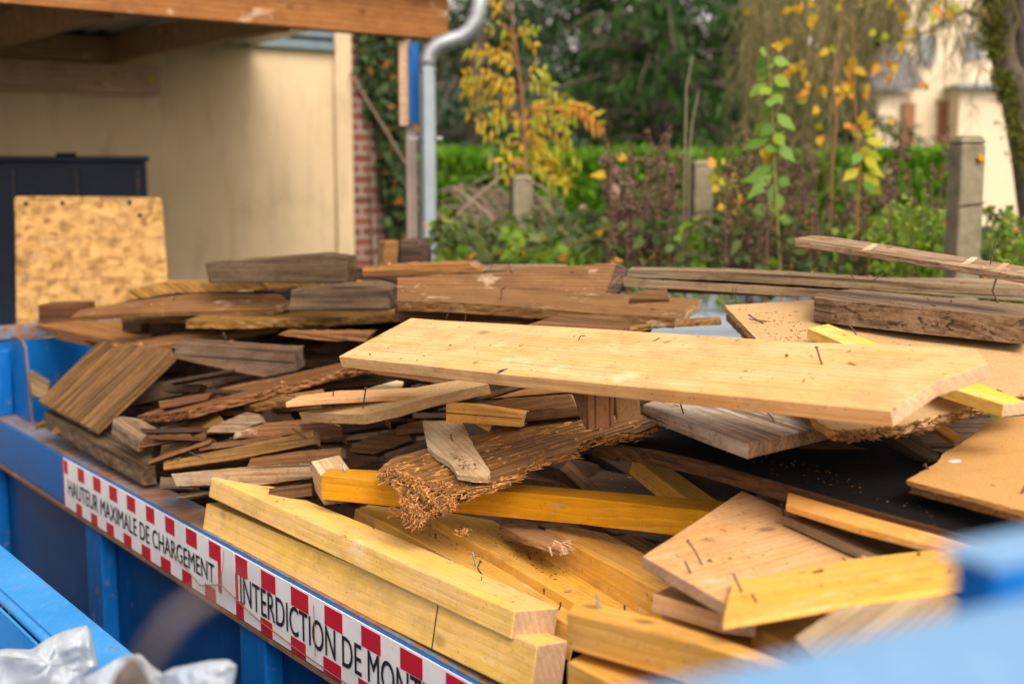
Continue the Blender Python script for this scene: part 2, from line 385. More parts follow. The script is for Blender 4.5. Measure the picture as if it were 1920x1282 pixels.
# warning strips on the outer face of the rim
def text_mesh(txt, height, width, bold):
    cu = bpy.data.curves.new('lettering', 'FONT'); cu.body = txt; cu.size = 1; cu.offset = bold; cu.fill_mode = 'BOTH'
    cu.extrude = 0.0; cu.resolution_u = 4
    o = bpy.data.objects.new('tmp', cu); COL.objects.link(o)
    bpy.context.view_layer.update()
    me = bpy.data.meshes.new_from_object(o.evaluated_get(bpy.context.evaluated_depsgraph_get()))
    bpy.data.objects.remove(o)
    xs = [v.co.x for v in me.vertices]; ys = [v.co.y for v in me.vertices]
    x0, x1 = min(xs), max(xs); y0, y1 = min(ys), max(ys)
    vs = [((v.co.x - x0) / (x1 - x0) * width, (v.co.y - y0) / (y1 - y0) * height) for v in me.vertices]
    fs = [list(p.vertices) for p in me.polygons]
    return vs, fs
def sparam(px): return (onz(px, 854 + .549 * (px - 117.5), RIM) - B).dot(D1)
def sgn(px0, px1, txt, th, tz, tx0, tx1, tops, bots, lab, s_end=None):
    sa = sparam(px0); sb = s_end if s_end is not None else sparam(px1)
    st = empty('warning_strip', S(sa, 0, -.158)); st.parent = skip; st.matrix_parent_inverse = skip.matrix_world.inverted()
    bpy.context.view_layer.update()
    st['label'] = lab
    mb = MB(); sbox(mb, sb, sa, -.0035, -.0005, -.157, -.004); mb.build('white_backing', [M['white']], st)
    mb = MB()
    def rect(u0, u1, z0, z1): sbox(mb, sa - u1, sa - u0, -.0045, -.0036, z0, z1)
    for q in tops: rect(*q)
    for q in bots: rect(*q)
    mb.build('red_blocks', [M['red']], st)
    ta = sparam(tx0); tb = sparam(tx1) if tx1 else tx0
    wd = ta - sparam(tx1)
    vs, fs = text_mesh(txt, th, wd, .0)
    V = [S(ta - x, -.0052, tz + y) for x, y in vs]
    V2 = [S(ta - x - .0016, -.0056, tz + y) for x, y in vs]; k = len(V)
    mk('lettering', V + V2, fs + [[i + k for i in f] for f in fs], [M['ink']], st)
v1 = lambda px: sparam(119) - sparam(px)
t1 = [(v1(a) + .003, v1(b) - .003, -.049, -.007) for a, b in ((121, 129), (147, 160), (176, 191), (206, 222), (239, 256), (275, 292), (311, 330), (350, 372), (393, 417))]
b1 = [(v1(a) + .003, v1(b) - .003, -.156, -.124) for a, b in ((141, 153), (169, 182), (198, 213), (230, 246), (264, 282), (300, 320), (340, 360), (383, 405))]
t1.append((v1(410), v1(417) - .003, -.125, -.0491))
sgn(119, 440, 'HAUTEUR MAXIMALE DE CHARGEMENT', .050, -.112, 128, 403, t1 + [(.0015, v1(120.5), -.156, -.003)], b1, 'red and white strip reading HAUTEUR MAXIMALE DE CHARGEMENT')
Q = 442
u = lambda px: sparam(Q) - sparam(px)
t2 = [(u(444), u(466), -.052, -.006)] + [(u(x0) + .003, u(x1) - .003, -.050, -.008) for x0, x1 in ((491, 520), (547, 582), (610, 646), (679, 718), (752, 797), (838, 880))]
b2 = [(u(444), u(457), -.115, -.0521), (u(437), u(462), -.156, -.1151)] + [(u(x0) + .003, u(x1) - .003, -.156, -.121) for x0, x1 in ((488, 512), (545, 575), (606, 642), (672, 712), (748, 790), (825, 870))]
t2 = [(max(a, .002), b, c, d) for a, b, c, d in t2]; b2 = [(max(a, .002), b, c, d) for a, b, c, d in b2]
b2[0] = (.0015, u(447.5), -.115, -.0521); b2[1] = (.0015, u(457), -.156, -.1151)
sgn(Q, 0, 'INTERDICTION DE MONTER', .066, -.116, 452, 836, t2, b2, 'red and white strip reading INTERDICTION DE MONTER', s_end=sparam(Q) - 1.13)
# loose wire drawn along the strips and thin scratches
mb = MB()
for pts in ([(.28, -.09), (.1, -.135), (-.02, -.1), (-.2, -.128), (-.42, -.142), (-.7, -.15)],):
    mb.tube([S(sparam(410) + a, -.008, z) for a, z in pts], .0013, 5)
mb.tube([S(sparam(425), -.008, -.01), S(sparam(423), -.008, -.05), S(sparam(419), -.008, -.08), S(sparam(420), -.008, -.1)], .0008, 5)
mb.tube([S(sparam(594), -.008, -.02), S(sparam(595), -.008, -.13)], .0008, 5)
o = mb.build('loose_wire', [M['rustedge']]); tag(o, 'thin rusty wire hanging across the red and white warning strips', 'wire')

# second skip: light blue, bottom left
E0 = onz(0, 1018, RIM)
def S2(s, t, z):
    p = E0 + D1 * s - D2 * t; return Vector((p.x, p.y, RIM + z))
skip2 = empty('waste_skip', S2(0, 1, -RIM)); tag(skip2, 'light blue steel skip at the bottom left with torn plastic bags on its rim', 'skip')
def s2box(mb, s0, s1, t0, t1, z0, z1, mi=0): mb.box(S2(s0, t0, z0), D1 * (s1 - s0), -D2 * (t1 - t0), UP * (z1 - z0), mi)
mb = MB(); s2box(mb, -2.6, 1.6, 0, .092, -.10, 0); mb.build('rim', [M['skyblue']], skip2, bevel=.006)
mb = MB(); mb.tube([S2(-2.6, .104, -.006), S2(1.6, .104, -.006)], .010, 10); mb.build('rolled_lip', [M['skyblue']], skip2, smooth=True)
mb = MB()
for k in range(9):
    s_ = -.12 - k * .045 + rng.uniform(-.01, .01)
    if rng.random() < .35: continue
    mb.tube([S2(s_, .094 + .01, .0050), S2(s_, .1145, -.003), S2(s_ + .004, .1155, -.02 - .02 * rng.random())], .0012, 5)
mb.build('rust_drips', [M['rustedge']], skip2)
mb = MB(); s2box(mb, -2.55, 1.55, .1165, .1225, -RIM + .1, -.012); mb.build('inner_wall', [M['skyblue']], skip2)
mb = MB(); s2box(mb, -2.55, 1.55, .125, .185, -.19, -.165); mb.build('inner_ledge', [M['skyblue']], skip2, bevel=.004)
mb = MB(); s2box(mb, -2.55, 1.55, .01, .02, -RIM + .1, -.102); mb.build('side_wall', [M['darkblue']], skip2)
mb = MB(); s2box(mb, -2.55, 1.55, .03, 2.0, -RIM + .0, -RIM + .09); mb.build('floor_panel', [M['darkblue']], skip2)
mb = MB(); s2box(mb, 1.6, 1.65, 0, 2.1, -RIM + .1, 0); mb.build('end_wall', [M['skyblue']], skip2, bevel=.004)
mb = MB(); s2box(mb, -2.55, 1.55, 2.0, 2.1, -RIM + .1, 0); mb.build('side_wall', [M['skyblue']], skip2, bevel=.004)

# near barrier rail, bottom right, far out of focus
DR = .50
G0 = U(1475, 1219, DR)
GX = (onz(1820, 1134, G0.z) - onz(1223, 1281, G0.z)).normalized(); GY = Vector((-GX.y, GX.x, 0))
gate = empty('steel_barrier', Vector((G0.x, G0.y, 0))); tag(gate, 'light blue steel barrier rail in the bottom right foreground, far out of focus', 'barrier')
def gb(name, s0, s1, t0, t1, z0, z1, mat, bev=.004):
    mb = MB(); mb.box(G0 + GX * s0 - GY * t0 + UP * z0, GX * (s1 - s0), -GY * (t1 - t0), UP * (z1 - z0))
    return mb.build(name, [mat], gate, bevel=bev)
gb('top_rail', -.34, .62, 0, .16, -.06, 0, M['paleblue'])
gb('lower_panel', -.30, .60, .02, .03, -.42, -.062, M['skyblue'])
for s_ in (-.2, .5): gb('foot_post', s_, s_ + .05, .05, .1, -G0.z, -.0605, M['skyblue'])
pk = onplane(1842, 1100, G0, GY); sk = (pk - G0).dot(GX) + .013
gb('upright_block', sk, sk + .3, -.03, -.002, -.03, .013, M['blue'])  # deeper blue carries the shade on the block's front
gb('block_lit_top', sk - .006, sk + .3, -.036, .001, .0135, .0165, M['paleblue'])  # thin pale plate paints the lit top of the block

# ================================================================ boards
PL = {}
def plane_of(plane, mode):
    if mode == 'h' and len(plane) == 3 and isinstance(plane[0], tuple):
        a, b, c = [U(*p) for p in plane]; n = (b - a).cross(c - a).normalized(); p0 = a
    elif mode == 'h':
        p0 = U(*plane[:3]); a_, b_ = plane[3], plane[4]; n = Vector((-a_, -b_, 1)).normalized()
    else:
        p0 = U(*plane[:3]); c_ = plane[3]; ln = plane[4] if len(plane) > 4 else 0
        n = Vector((c_, -1, ln)).normalized()
    if (CP - p0).dot(n) < 0: n = -n
    return p0, n

BOARDS = []
def board(label, mat, plane, outline, thick, mode='h', cat='board', name='board', rag=0.0, bend=0.0, bev=.0014, jit=.0005, group=None, seed=None, ax=(0, 1), rough_edges=None):
    if mat in ('tan', 'brown', 'reddish', 'dark', 'greyed', 'lightgrey', 'straw', 'panel'): rag = max(rag, .0013); bend = max(bend, .002)
    p0, n = plane_of(plane, mode)
    P = [onplane(x, y, p0, n) for x, y in outline]
    r = random.Random(seed if seed is not None else int(outline[0][0] * 7 + outline[0][1] * 13 + len(BOARDS)))
    X = (P[ax[1]] - P[ax[0]]); X = (X - n * X.dot(n)).normalized(); Y = n.cross(X)
    cen = sum(P, Vector()) / len(P); base = cen - n * thick
    Mx = Matrix((X, Y, n)).transposed().to_4x4(); Mx.translation = base
    L = [(Vector((p - base).dot(a) for a in (X, Y, n))) for p in P]
    pts = [(v.x, v.y) for v in L]
    area = sum(pts[i][0] * pts[(i + 1) % len(pts)][1] - pts[(i + 1) % len(pts)][0] * pts[i][1] for i in range(len(pts)))
    if area < 0: pts = pts[::-1]
    # densify
    seg = .012 if rag > 0 else .05
    ring = []
    for i in range(len(pts)):
        a = Vector(pts[i]); b = Vector(pts[(i + 1) % len(pts)]); ln = (b - a).length
        k = max(1, int(ln / seg)); nn = Vector(((b - a).y, -(b - a).x)).normalized() if ln > 1e-6 else Vector((0, 0))
        for j in range(k):
            q = a + (b - a) * (j / k)
            edge = 0 if j == 0 else 1
            ring.append((q, nn, edge))
    lay = 4 if rag > 0 else 1
    bm = bmesh.new(); rows = []
    sx = r.uniform(0, 50)
    for l in range(lay + 1):
        row = []
        z = thick * (1 - l / lay)
        for q, nn, e in ring:
            off = r.uniform(-1, 1) * jit * e
            if rag > 0:
                nz = noise.noise(Vector((q.x * 30 + sx, q.y * 30, l * 1.9)))
                off += (nz * .9 - .25) * rag * (0.35 if l == 0 else 1) + r.uniform(-.25, .25) * rag
            row.append(bm.verts.new((q.x + nn.x * off, q.y + nn.y * off, z + (r.uniform(-.3, .3) * thick / lay if 0 < l < lay else 0))))
        rows.append(row)
    N = len(ring)
    bm.faces.new(rows[0]); bm.faces.new(rows[-1][::-1])
    for l in range(lay):
        for i in range(N):
            j = (i + 1) % N
            bm.faces.new([rows[l][j], rows[l][i], rows[l + 1][i], rows[l + 1][j]])
    if bend > 0:
        xs = [v.co.x for v in bm.verts]; x0, x1 = min(xs), max(xs); k = int((x1 - x0) / .07)
        for i in range(1, k + 1):
            g = bm.verts[:] + bm.edges[:] + bm.faces[:]
            bmesh.ops.bisect_plane(bm, geom=g, plane_co=(x0 + i * (x1 - x0) / (k + 1), 0, 0), plane_no=(1, 0, 0))
        for v in bm.verts:
            v.co.z += bend * noise.noise(Vector((v.co.x * 2.3 + sx, v.co.y * 3, 3.1)))
            v.co.y += bend * .6 * noise.noise(Vector((v.co.x * 2.7 + sx, 8.8, 1.7)))
    me = bpy.data.meshes.new(name); bm.normal_update(); bm.to_mesh(me); bm.free()
    me.materials.append(M[mat] if isinstance(mat, str) else mat)
    en = {'pale': 'endnew', 'yellow': 'endnew', 'gold': 'endnew', 'brightyellow': 'endnew', 'pink': 'endnew', 'orange': 'endnew', 'reddish': 'endold', 'tan': 'endold', 'streaky': 'endold', 'straw': 'endold', 'greyed': 'endold', 'panel': 'endold'}.get(mat)
    if en:
        me.materials.append(M[en])
        for p_ in me.polygons:
            if abs(p_.normal.x) > .62 and abs(p_.normal.z) < .5: p_.material_index = 1
    o = bpy.data.objects.new(name, me); COL.objects.link(o); o.matrix_world = Mx
    tag(o, label, cat, group)
    if bev: addbevel(o, bev, 2, 40)
    PL[o.name] = (p0, n); BOARDS.append(o)
    return o

def nail(par, base, tip, dd=0.0, r=.0017, head=True, mid=None, mat='nail', name='nail', sink=.01):
    p0, n = PL[par.name]
    b = onplane(base[0], base[1], p0, n); dep = b.y
    t = U(tip[0], tip[1], dep + dd)
    pts = [b - (t - b).normalized() * sink, b]
    if mid: pts.append(U(mid[0], mid[1], dep + dd * .5))
    pts.append(t)
    mb = MB(); mb.tube(pts, r, 7)
    if head:
        d = (pts[-1] - pts[-2]).normalized(); mb.tube([t - d * .0003, t + d * .0012], r * 2.1, 10)
    o = mb.build(name, [M[mat]], par, smooth=False)
    return o
def screw(par, base, tip, r=.0028):
    p0, n = PL[par.name]; b = onplane(base[0], base[1], p0, n); t = U(tip[0], tip[1], b.y)
    d = t - b; mb = MB()
    k = 16; pts = [b - d * .15 + d * (.75 * i / k) for i in range(k + 1)]
    mb.tube(pts, [r * (.75 if i % 2 else .5) for i in range(k + 1)], 8)
    s = mb.build('screw', [M['screw']], par)
    mb = MB(); mb.tube([b + d * .52, b + d * .56, b + d * .97, t], [r * .8, r * 1.75, r * 1.75, r * 1.4], 10)
    mb.build('screw_head', [M['screw']], s)
    return s
def specks(par, poly, cnt, size=.004, mat='sawdust', name='wood_crumbs', seed=1):
    """loose crumbs lying on the face of a board, inside a pixel polygon's box"""
    p0, n = PL[par.name]; r = random.Random(seed); mb = MB()
    xs = [p[0] for p in poly]; ys = [p[1] for p in poly]
    a = (onplane(xs[0] + 10, ys[0], p0, n) - onplane(xs[0], ys[0], p0, n)).normalized(); c = n.cross(a)
    def inside(x, y):
        k = False; j = len(poly) - 1
        for i in range(len(poly)):
            if (ys[i] > y) != (ys[j] > y) and x < (xs[j] - xs[i]) * (y - ys[i]) / (ys[j] - ys[i]) + xs[i]: k = not k
            j = i
        return k
    while cnt > 0:
        x = r.uniform(min(xs), max(xs)); y = r.uniform(min(ys), max(ys))
        if not inside(x, y): continue
        cnt -= 1
        p = onplane(x, y, p0, n); an = r.uniform(0, 6.3); l = size * r.uniform(.4, 2.2); wd = size * r.uniform(.15, .4)
        e = (a * math.cos(an) + c * math.sin(an)) * l; f = (a * -math.sin(an) + c * math.cos(an)) * wd
        mb.box(p + n * .0003, e, f, n * size * r.uniform(.15, .4) + e * r.uniform(-.1, .1))
    return mb.build(name, [M[mat]], par)
# ---- left: far stack
b = board('light plywood panel, leftmost of the flat sheets over the far skip corner', 'tan', (235, 642, 4.2, 0, .02), [(68, 609), (236, 643), (332, 626), (225, 600), (150, 600)], .018, name='panel', cat='panel', rag=.003, ax=(1, 0))
board('dark brown plank end propped in front of the strand board', 'brown', (72, 605, 4.75, -.1), [(72, 572), (152, 570), (160, 606), (72, 608)], .12, 'v', name='plank', cat='plank')
board('thin brown slat tucked under the leftmost light panel', 'brown', (110, 632, 4.4, -.2), [(100, 628), (180, 640), (240, 650), (240, 656), (170, 650), (105, 636)], .05, 'v', name='slat', cat='slat')
board('tan plank with light sawn end and splintered front edge above the grooved panel', 'tan', (236, 643, 4.05, .02, .06), [(296, 646), (525, 612), (520, 600), (325, 625), (236, 643)], .019, name='plank', cat='plank', rag=.004)
b = board('thin light slat with square sawn end, left half under the brown waney board', 'tan', (226, 594, 4.25, 0, .05), [(226, 594), (350, 597), (400, 590), (300, 585)], .017, name='slat', cat='slat')
board('long straw coloured plank with shredded front edge under the dark square beams', 'straw', (348, 602, 4.0, -.02, .05), [(348, 601), (441, 602), (640, 595), (755, 588), (755, 577), (540, 584), (380, 590)], .026, name='plank', cat='plank', rag=.006, bend=.003)
b = board('brown waney board lying flat with pointed right end, under the dark grey block', 'reddish', (225, 588, 4.1, 0, .35), [(133, 593), (225, 589), (400, 584), (512, 581), (550, 568), (512, 545), (375, 550), (235, 566), (150, 580)], .016, rag=.003, bend=.004)
nail(b, (280, 575), (278, 558), r=.001); nail(b, (535, 556), (553, 546), r=.0015)
board('thin ragged orange sheet directly under the dark grey block', 'straw', (300, 540, 4.25, -.05), [(235, 551), (250, 561), (330, 549), (430, 546), (560, 538), (700, 535), (640, 530), (300, 531), (250, 541)], .16, 'v', name='sheet', cat='board', rag=.005)
board('dark grey squared block, topmost piece at the left of the heap in front of the beige wall', 'dark', (650, 530, 3.98, -.28), [(391, 531), (651, 532), (650, 481), (600, 475), (540, 480), (383, 492)], .085, 'v', name='beam', cat='beam', bev=.004, rag=.002, bend=.003)
board('dark brown squared beam end right of the brown waney board', 'dark', (700, 582, 3.85, -.2), [(540, 583), (730, 583), (731, 540), (697, 530), (640, 533), (545, 542)], .11, 'v', name='beam', cat='beam', bev=.005, rag=.002)
# ---- upper centre
b = board('long reddish brown board with pale rounded end, directly behind the big pale plank', 'reddish', (1031, 579, 3.3, .0, .18), [(745, 563), (840, 566), (1031, 579), (1127, 587), (1266, 595), (1316, 561), (1031, 543), (840, 539), (745, 538)], .030, rag=.003, bend=.003, ax=(0, 4), bev=.004)
nail(b, (839, 590), (846, 574), r=.001, head=False); nail(b, (872, 604), (873, 589), r=.001, head=False)
board('thin orange slat with a round end poking out under the reddish brown board', 'straw', (1222, 606, 3.25, 0, .05), [(1181, 618), (1222, 607), (1353, 600), (1350, 594), (1240, 600), (1180, 612)], .014, name='slat', cat='slat')
board('dark brown board wedged between the reddish brown board and the big pale plank', 'brown', (1050, 608, 3.2, -.1, .5), [(980, 612), (1176, 622), (1225, 604), (1150, 592), (1050, 589)], .03)
b = board('thick reddish beam with dark bark covered slanting right end, on the skyline', 'reddish', (840, 540, 3.75, -.05, .9), [(745, 540), (840, 541), (1000, 542), (1134, 551), (1176, 505), (1154, 494), (1030, 501), (900, 512), (800, 517), (745, 521)], .035, 'v', name='beam', cat='beam', rag=.002, bend=.003)
p0, n = PL[b.name]; e = [onplane(x, y, p0, n) + n * .0015 for x, y in ((1134, 551), (1160, 550), (1177, 505), (1154, 494))]
mb = MB(); mb.hexa([p - n * .035 for p in e] + e); mb.build('bark_end', [M['bark']], b, bevel=.003)
board('light shredded plank end lying on the skyline right of the dark grey block', 'straw', (840, 514, 3.95, -.12), [(680, 519), (760, 517), (840, 515), (903, 511), (880, 493), (760, 497), (680, 503)], .15, 'v', name='plank', cat='plank', rag=.005)
board('small rounded block on end in front of the brick wall', 'tan', (748, 497, 4.35, .4), [(719, 500), (747, 500), (749, 450), (722, 452)], .09, 'v', name='block', cat='block', bev=.006)
board('dark side of the small rounded block by the downpipe, its shade put into the colour', 'bark', (760, 497, 4.33, -.3), [(749, 500), (791, 500), (790, 462), (782, 450), (750, 449)], .1, 'v', name='block', cat='block', bev=.004)  # separate piece for the block's side; dark bark colour paints its shade
board('thin pale batten on the skyline behind the thick reddish beam', 'greyed', (900, 506, 4.1, -.1), [(890, 508), (1060, 504), (1060, 498), (893, 499)], .08, 'v', name='batten', cat='batten')
board('dark plank stub under the paired grey boards at the gap', 'brown', (1215, 560, 3.35, -.1, .5), [(1180, 560), (1256, 560), (1250, 540), (1200, 545)], .03, name='stub', cat='plank')
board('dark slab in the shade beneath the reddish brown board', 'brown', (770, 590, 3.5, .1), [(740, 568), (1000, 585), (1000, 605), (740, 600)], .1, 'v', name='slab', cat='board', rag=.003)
# ---- right
b = board('long grey brown board with sawn front edge, upper of the pair on the right skyline', 'greyed', (1340, 526, 3.5, -.22), [(1175, 521), (1340, 526), (1600, 541), (1925, 566), (1925, 541), (1644, 525), (1483, 514), (1360, 509), (1176, 506)], .12, 'v', rag=.002, bend=.003, ax=(0, 3))
nail(b, (1598, 518), (1593, 510), r=.002, head=False); nail(b, (1641, 523), (1657, 513), r=.002, head=False)
b = board('grey brown board, lower of the pair on the right skyline', 'greyed', (1340, 548, 3.5, -.2), [(1169, 537), (1340, 548), (1500, 557), (1620, 556), (1620, 546), (1340, 531), (1168, 521)], .11, 'v', rag=.002, bend=.002)
nail(b, (1374, 545), (1374, 568), r=.0015, head=False); nail(b, (1380, 545), (1379, 568), r=.0015, head=False)
board('tan batten under the lower grey board of the right skyline', 'tan', (1340, 553, 3.55, -.2), [(1240, 549), (1500, 558), (1500, 549), (1240, 541)], .06, 'v', name='batten', cat='batten')
board('flat grey board lying behind the pair at the right frame edge', 'greyed', (1760, 530, 3.6, 0, .05), [(1650, 524), (1760, 534), (1925, 545), (1925, 522), (1650, 520)], .02)
b = board('thin weathered batten with splintered tip, highest piece at the upper right', 'greyed', ((1491, 452, 3.15), (1925, 519, 2.6), (1489, 446, 3.2)), [(1491, 452), (1614, 469), (1857, 508), (1930, 521), (1930, 501), (1800, 480), (1659, 458), (1560, 444), (1522, 441), (1506, 444), (1489, 446)], .0145, name='batten', cat='batten', rag=.0015, bend=.002)
nail(b, (1857, 496), (1866, 453), r=.0016, mid=(1861, 478))
for (a, c, d_, e_) in ((1620, 462, 1640, 460), (1806, 488, 1826, 485), (1866, 500, 1885, 496)):
    p0, n = PL[b.name]; q = [onplane(x, y, p0, n) + n * .0006 for x, y in ((a - 4, c + 7), (a + 12, c + 7), (d_ + 8, e_ - 2), (d_ - 4, e_ - 3))]
    mb = MB(); mb.hexa([x - n * .0008 for x in q] + q); mb.build('pale_scar', [M['lightgrey']], b)
b = board('thick dark grey plank with rounded left end lying over the big chipboard', 'greyed', ((1527, 555, 3.0), (1925, 596, 2.55), (1601, 542, 3.25)), [(1527, 557), (1560, 562), (1705, 577), (1930, 597), (1930, 571), (1760, 556), (1601, 542), (1545, 546), (1530, 550)], .055, name='plank', cat='plank', rag=.003, bend=.002, bev=.004)
nail(b, (1871, 568), (1878, 491), r=.0024, mid=(1861, 545))
nail(b, (1862, 530), (1863, 528), r=.001, head=False)
bc = board('big sandy chipboard sheet under the bright yellow batten, its corner broken', 'chip', ((1562, 806, 2.12), (1357, 572, 3.25), (1930, 600, 2.85)), [(1357, 572), (1415, 632), (1528, 786), (1562, 807), (1640, 800), (1700, 794), (1770, 776), (1840, 757), (1930, 735), (1930, 600), (1720, 575), (1525, 562)], .019, rag=.004, name='chipboard', cat='board', ax=(0, 2))
p0, n = PL[bc.name]
q = [(1562, 806), (1600, 808), (1640, 799), (1700, 795), (1770, 776), (1840, 757), (1930, 735)]
mb = MB(); rr = random.Random(3)
for i in range(len(q) - 1):
    for k in range(60):
        f = rr.random(); x = q[i][0] * (1 - f) + q[i + 1][0] * f; y = q[i][1] * (1 - f) + q[i + 1][1] * f
        p = onplane(x, y, p0, n) - n * rr.uniform(.001, .022)
        mb.box(p, Vector((rr.uniform(-.012, .012), rr.uniform(-.012, .004), rr.uniform(-.003, .003))), Vector((0, -.002, .001)), n * .002)
mb.build('broken_edge', [M['chipedge']], bc)
nail(bc, (1432, 607), (1403, 590), r=.0019, head=False); nail(bc, (1441, 603), (1404, 598), r=.0017, head=False)
specks(bc, [(1400, 588), (1500, 580), (1510, 640), (1430, 640)], 70, .0035, seed=4)
bl = board('second chipboard layer showing under the left edge of the big sandy sheet', 'chipedge', ((1562, 822, 2.13), (1357, 588, 3.26), (1930, 620, 2.86)), [(1360, 590), (1416, 648), (1527, 800), (1600, 815), (1600, 640), (1500, 580)], .014, rag=.004, name='chipboard', cat='board')
board('narrow bright yellow batten running out under the big pale plank', 'brightyellow', ((1515, 613, 2.75), (1881, 758, 2.05), (1553, 607, 2.8)), [(1514, 615), (1772, 724), (1881, 758), (1925, 753), (1814, 710), (1553, 607)], .022, name='batten', cat='batten')
bp = board('big pale new plank lying across the middle of the heap, lit from above', 'pale', ((635, 667, 2.75), (1670, 770, 1.85), (770, 596, 2.9)), [(635, 668), (700, 675), (840, 690), (933, 700), (1100, 716), (1360, 741), (1522, 757), (1671, 771), (1752, 716), (1851, 682), (1832, 656), (1810, 652), (1500, 641), (1340, 630), (1050, 612), (840, 601), (771, 596), (700, 633)], .026, name='plank', cat='plank', jit=.0007, ax=(0, 7))
nail(bp, (1541, 683), (1531, 651), r=.0017, mid=(1536, 668)); nail(bp, (1085, 638), (1097, 629), r=.0012, mid=(1088, 630), head=False)
nail(bp, (1226, 639), (1237, 633), r=.001, head=False)
p0, n = PL[bp.name]
q = [onplane(x, y, p0, n) + n * .0006 for x, y in ((955, 690), (938, 694), (931, 700), (936, 700), (944, 696))]
mb = MB(); mb.poly(q); mb.build('dark_knot', [M['ink']], bp)
specks(bp, [(700, 650), (840, 610), (1500, 650), (1650, 740), (1000, 700)], 60, .0014, seed=9)
specks(bp, [(1010, 620), (1250, 630), (1250, 700), (1000, 690)], 30, .0018, seed=19)
board('grey streaked plank with split corner sticking out under the big pale plank', 'streaky', ((1403, 831, 2.1), (1205, 757, 2.5), (1560, 797, 2.32)), [(1205, 758), (1314, 800), (1403, 832), (1556, 797), (1640, 770), (1500, 740), (1300, 720)], .027, name='plank', cat='plank', rag=.0015, bev=.002, ax=(2, 0))
bk = board('long board with a black bitumen covered top, running under the grey streaked plank', 'soot', ((1115, 825, 2.62), (1640, 957, 1.95), (1300, 795, 2.85)), [(1115, 826), (1230, 843), (1320, 863), (1424, 893), (1640, 957), (1860, 1016), (1960, 1010), (1960, 900), (1700, 830), (1300, 790), (1180, 800)], .012, rag=.001, ax=(0, 4))
p0, n = PL[bk.name]
qs = [onplane(x, y, p0, n) for x, y in ((1113, 826), (1230, 843), (1320, 863), (1424, 893), (1640, 957), (1862, 1017))]
X = (qs[-1] - qs[0]).normalized(); Y = n.cross(X)
mb = MB(); vs = []
for p in qs: vs += [p - Y * .003 - n * .0003, p + Y * .02 - n * .0003, p + Y * .02 - n * .032, p - Y * .003 - n * .032]
k = len(qs); mb.v = [tuple(v) for v in vs]
for i in range(k - 1):
    for j in range(4): mb.f.append([4 * i + j, 4 * i + (j + 1) % 4, 4 * i + 4 + (j + 1) % 4, 4 * i + 4 + j]); mb.m.append(0)
mb.f += [[3, 2, 1, 0], [4 * k - 4, 4 * k - 3, 4 * k - 2, 4 * k - 1]]; mb.m += [0, 0]
Mx = Matrix((X, Y, n)).transposed().to_4x4(); Mx.translation = qs[0]
o = mb.build('wooden_edge', [M['brown']], None, M=Mx, bevel=.002); bpy.context.view_layer.update(); o.parent = bk; o.matrix_parent_inverse = bk.matrix_world.inverted()
specks(bk, [(1240, 800), (1500, 860), (1780, 970), (1450, 890)], 70, .0022, 'splinter', seed=5)
b = board('orange chipboard with torn notched edge at the right frame edge', 'chipgold', ((1699, 900, 2.0), (1930, 959, 1.72), (1849, 789, 2.4)), [(1699, 900), (1930, 960), (1930, 778), (1870, 784), (1849, 790), (1836, 806), (1800, 832), (1768, 850), (1757, 866)], .009, rag=.002, name='chipboard', cat='board', jit=.001)
nail(b, (1741, 880), (1734, 871), r=.0018); nail(b, (1915, 925), (1922, 913), r=.0018)
p0, n = PL[b.name]; c_ = onplane(1790, 864, p0, n); mb = MB(); mb.tube([c_ - n * .001, c_ + n * .0006, c_ + n * .0012], [.011, .010, .004], 14); mb.build('plaster_spot', [M['white']], b)
board('lower layer of torn chipboard beneath the orange sheet at the right', 'chipedge', ((1702, 914, 2.0), (1930, 973, 1.72), (1849, 803, 2.4)), [(1706, 912), (1930, 970), (1930, 800), (1860, 810), (1770, 862)], .012, rag=.003, name='chipboard', cat='board')
# dark pieces in the hollow at right
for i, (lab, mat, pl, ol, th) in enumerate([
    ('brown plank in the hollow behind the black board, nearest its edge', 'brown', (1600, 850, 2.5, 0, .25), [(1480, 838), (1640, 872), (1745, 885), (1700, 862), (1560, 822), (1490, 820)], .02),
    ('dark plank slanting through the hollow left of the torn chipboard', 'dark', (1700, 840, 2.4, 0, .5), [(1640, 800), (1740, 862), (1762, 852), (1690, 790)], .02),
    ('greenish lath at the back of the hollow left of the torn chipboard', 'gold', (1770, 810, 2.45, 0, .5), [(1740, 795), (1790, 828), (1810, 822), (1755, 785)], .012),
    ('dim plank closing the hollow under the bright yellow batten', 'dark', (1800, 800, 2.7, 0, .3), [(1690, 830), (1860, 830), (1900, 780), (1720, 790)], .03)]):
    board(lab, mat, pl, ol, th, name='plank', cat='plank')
# ---- lower right
b1_ = board('broad clean square board with upright nails, tilted in the lower right', 'pale', ((1205, 1042, 1.85), (1357, 1128, 1.66), (1392, 919, 2.3)), [(1205, 1042), (1240, 1062), (1357, 1129), (1500, 1125), (1662, 1043), (1612, 1020), (1500, 967), (1392, 919), (1300, 980)], .019, ax=(0, 6), jit=.0005, rag=0)
nail(b1_, (1295, 1074), (1284, 1051), r=.0016, head=False); nail(b1_, (1470, 967), (1466, 945), r=.0018, mid=(1467, 956)); nail(b1_, (1492, 960), (1478, 942), r=.0016)
specks(b1_, [(1260, 1040), (1400, 950), (1550, 1020), (1400, 1100)], 40, .0025, seed=11)
nail(b1_, (1331, 1052), (1334, 1050), r=.0035, head=False)
b2_ = board('long clean board end with two nails, running to the right over the square board', 'gold', ((1354, 1168, 1.52), (1850, 1092, 1.56), (1373, 1090, 1.72)), [(1354, 1168), (1559, 1134), (1850, 1090), (1862, 1018), (1750, 1030), (1600, 1047), (1450, 1074), (1373, 1090)], .009, ax=(0, 2))
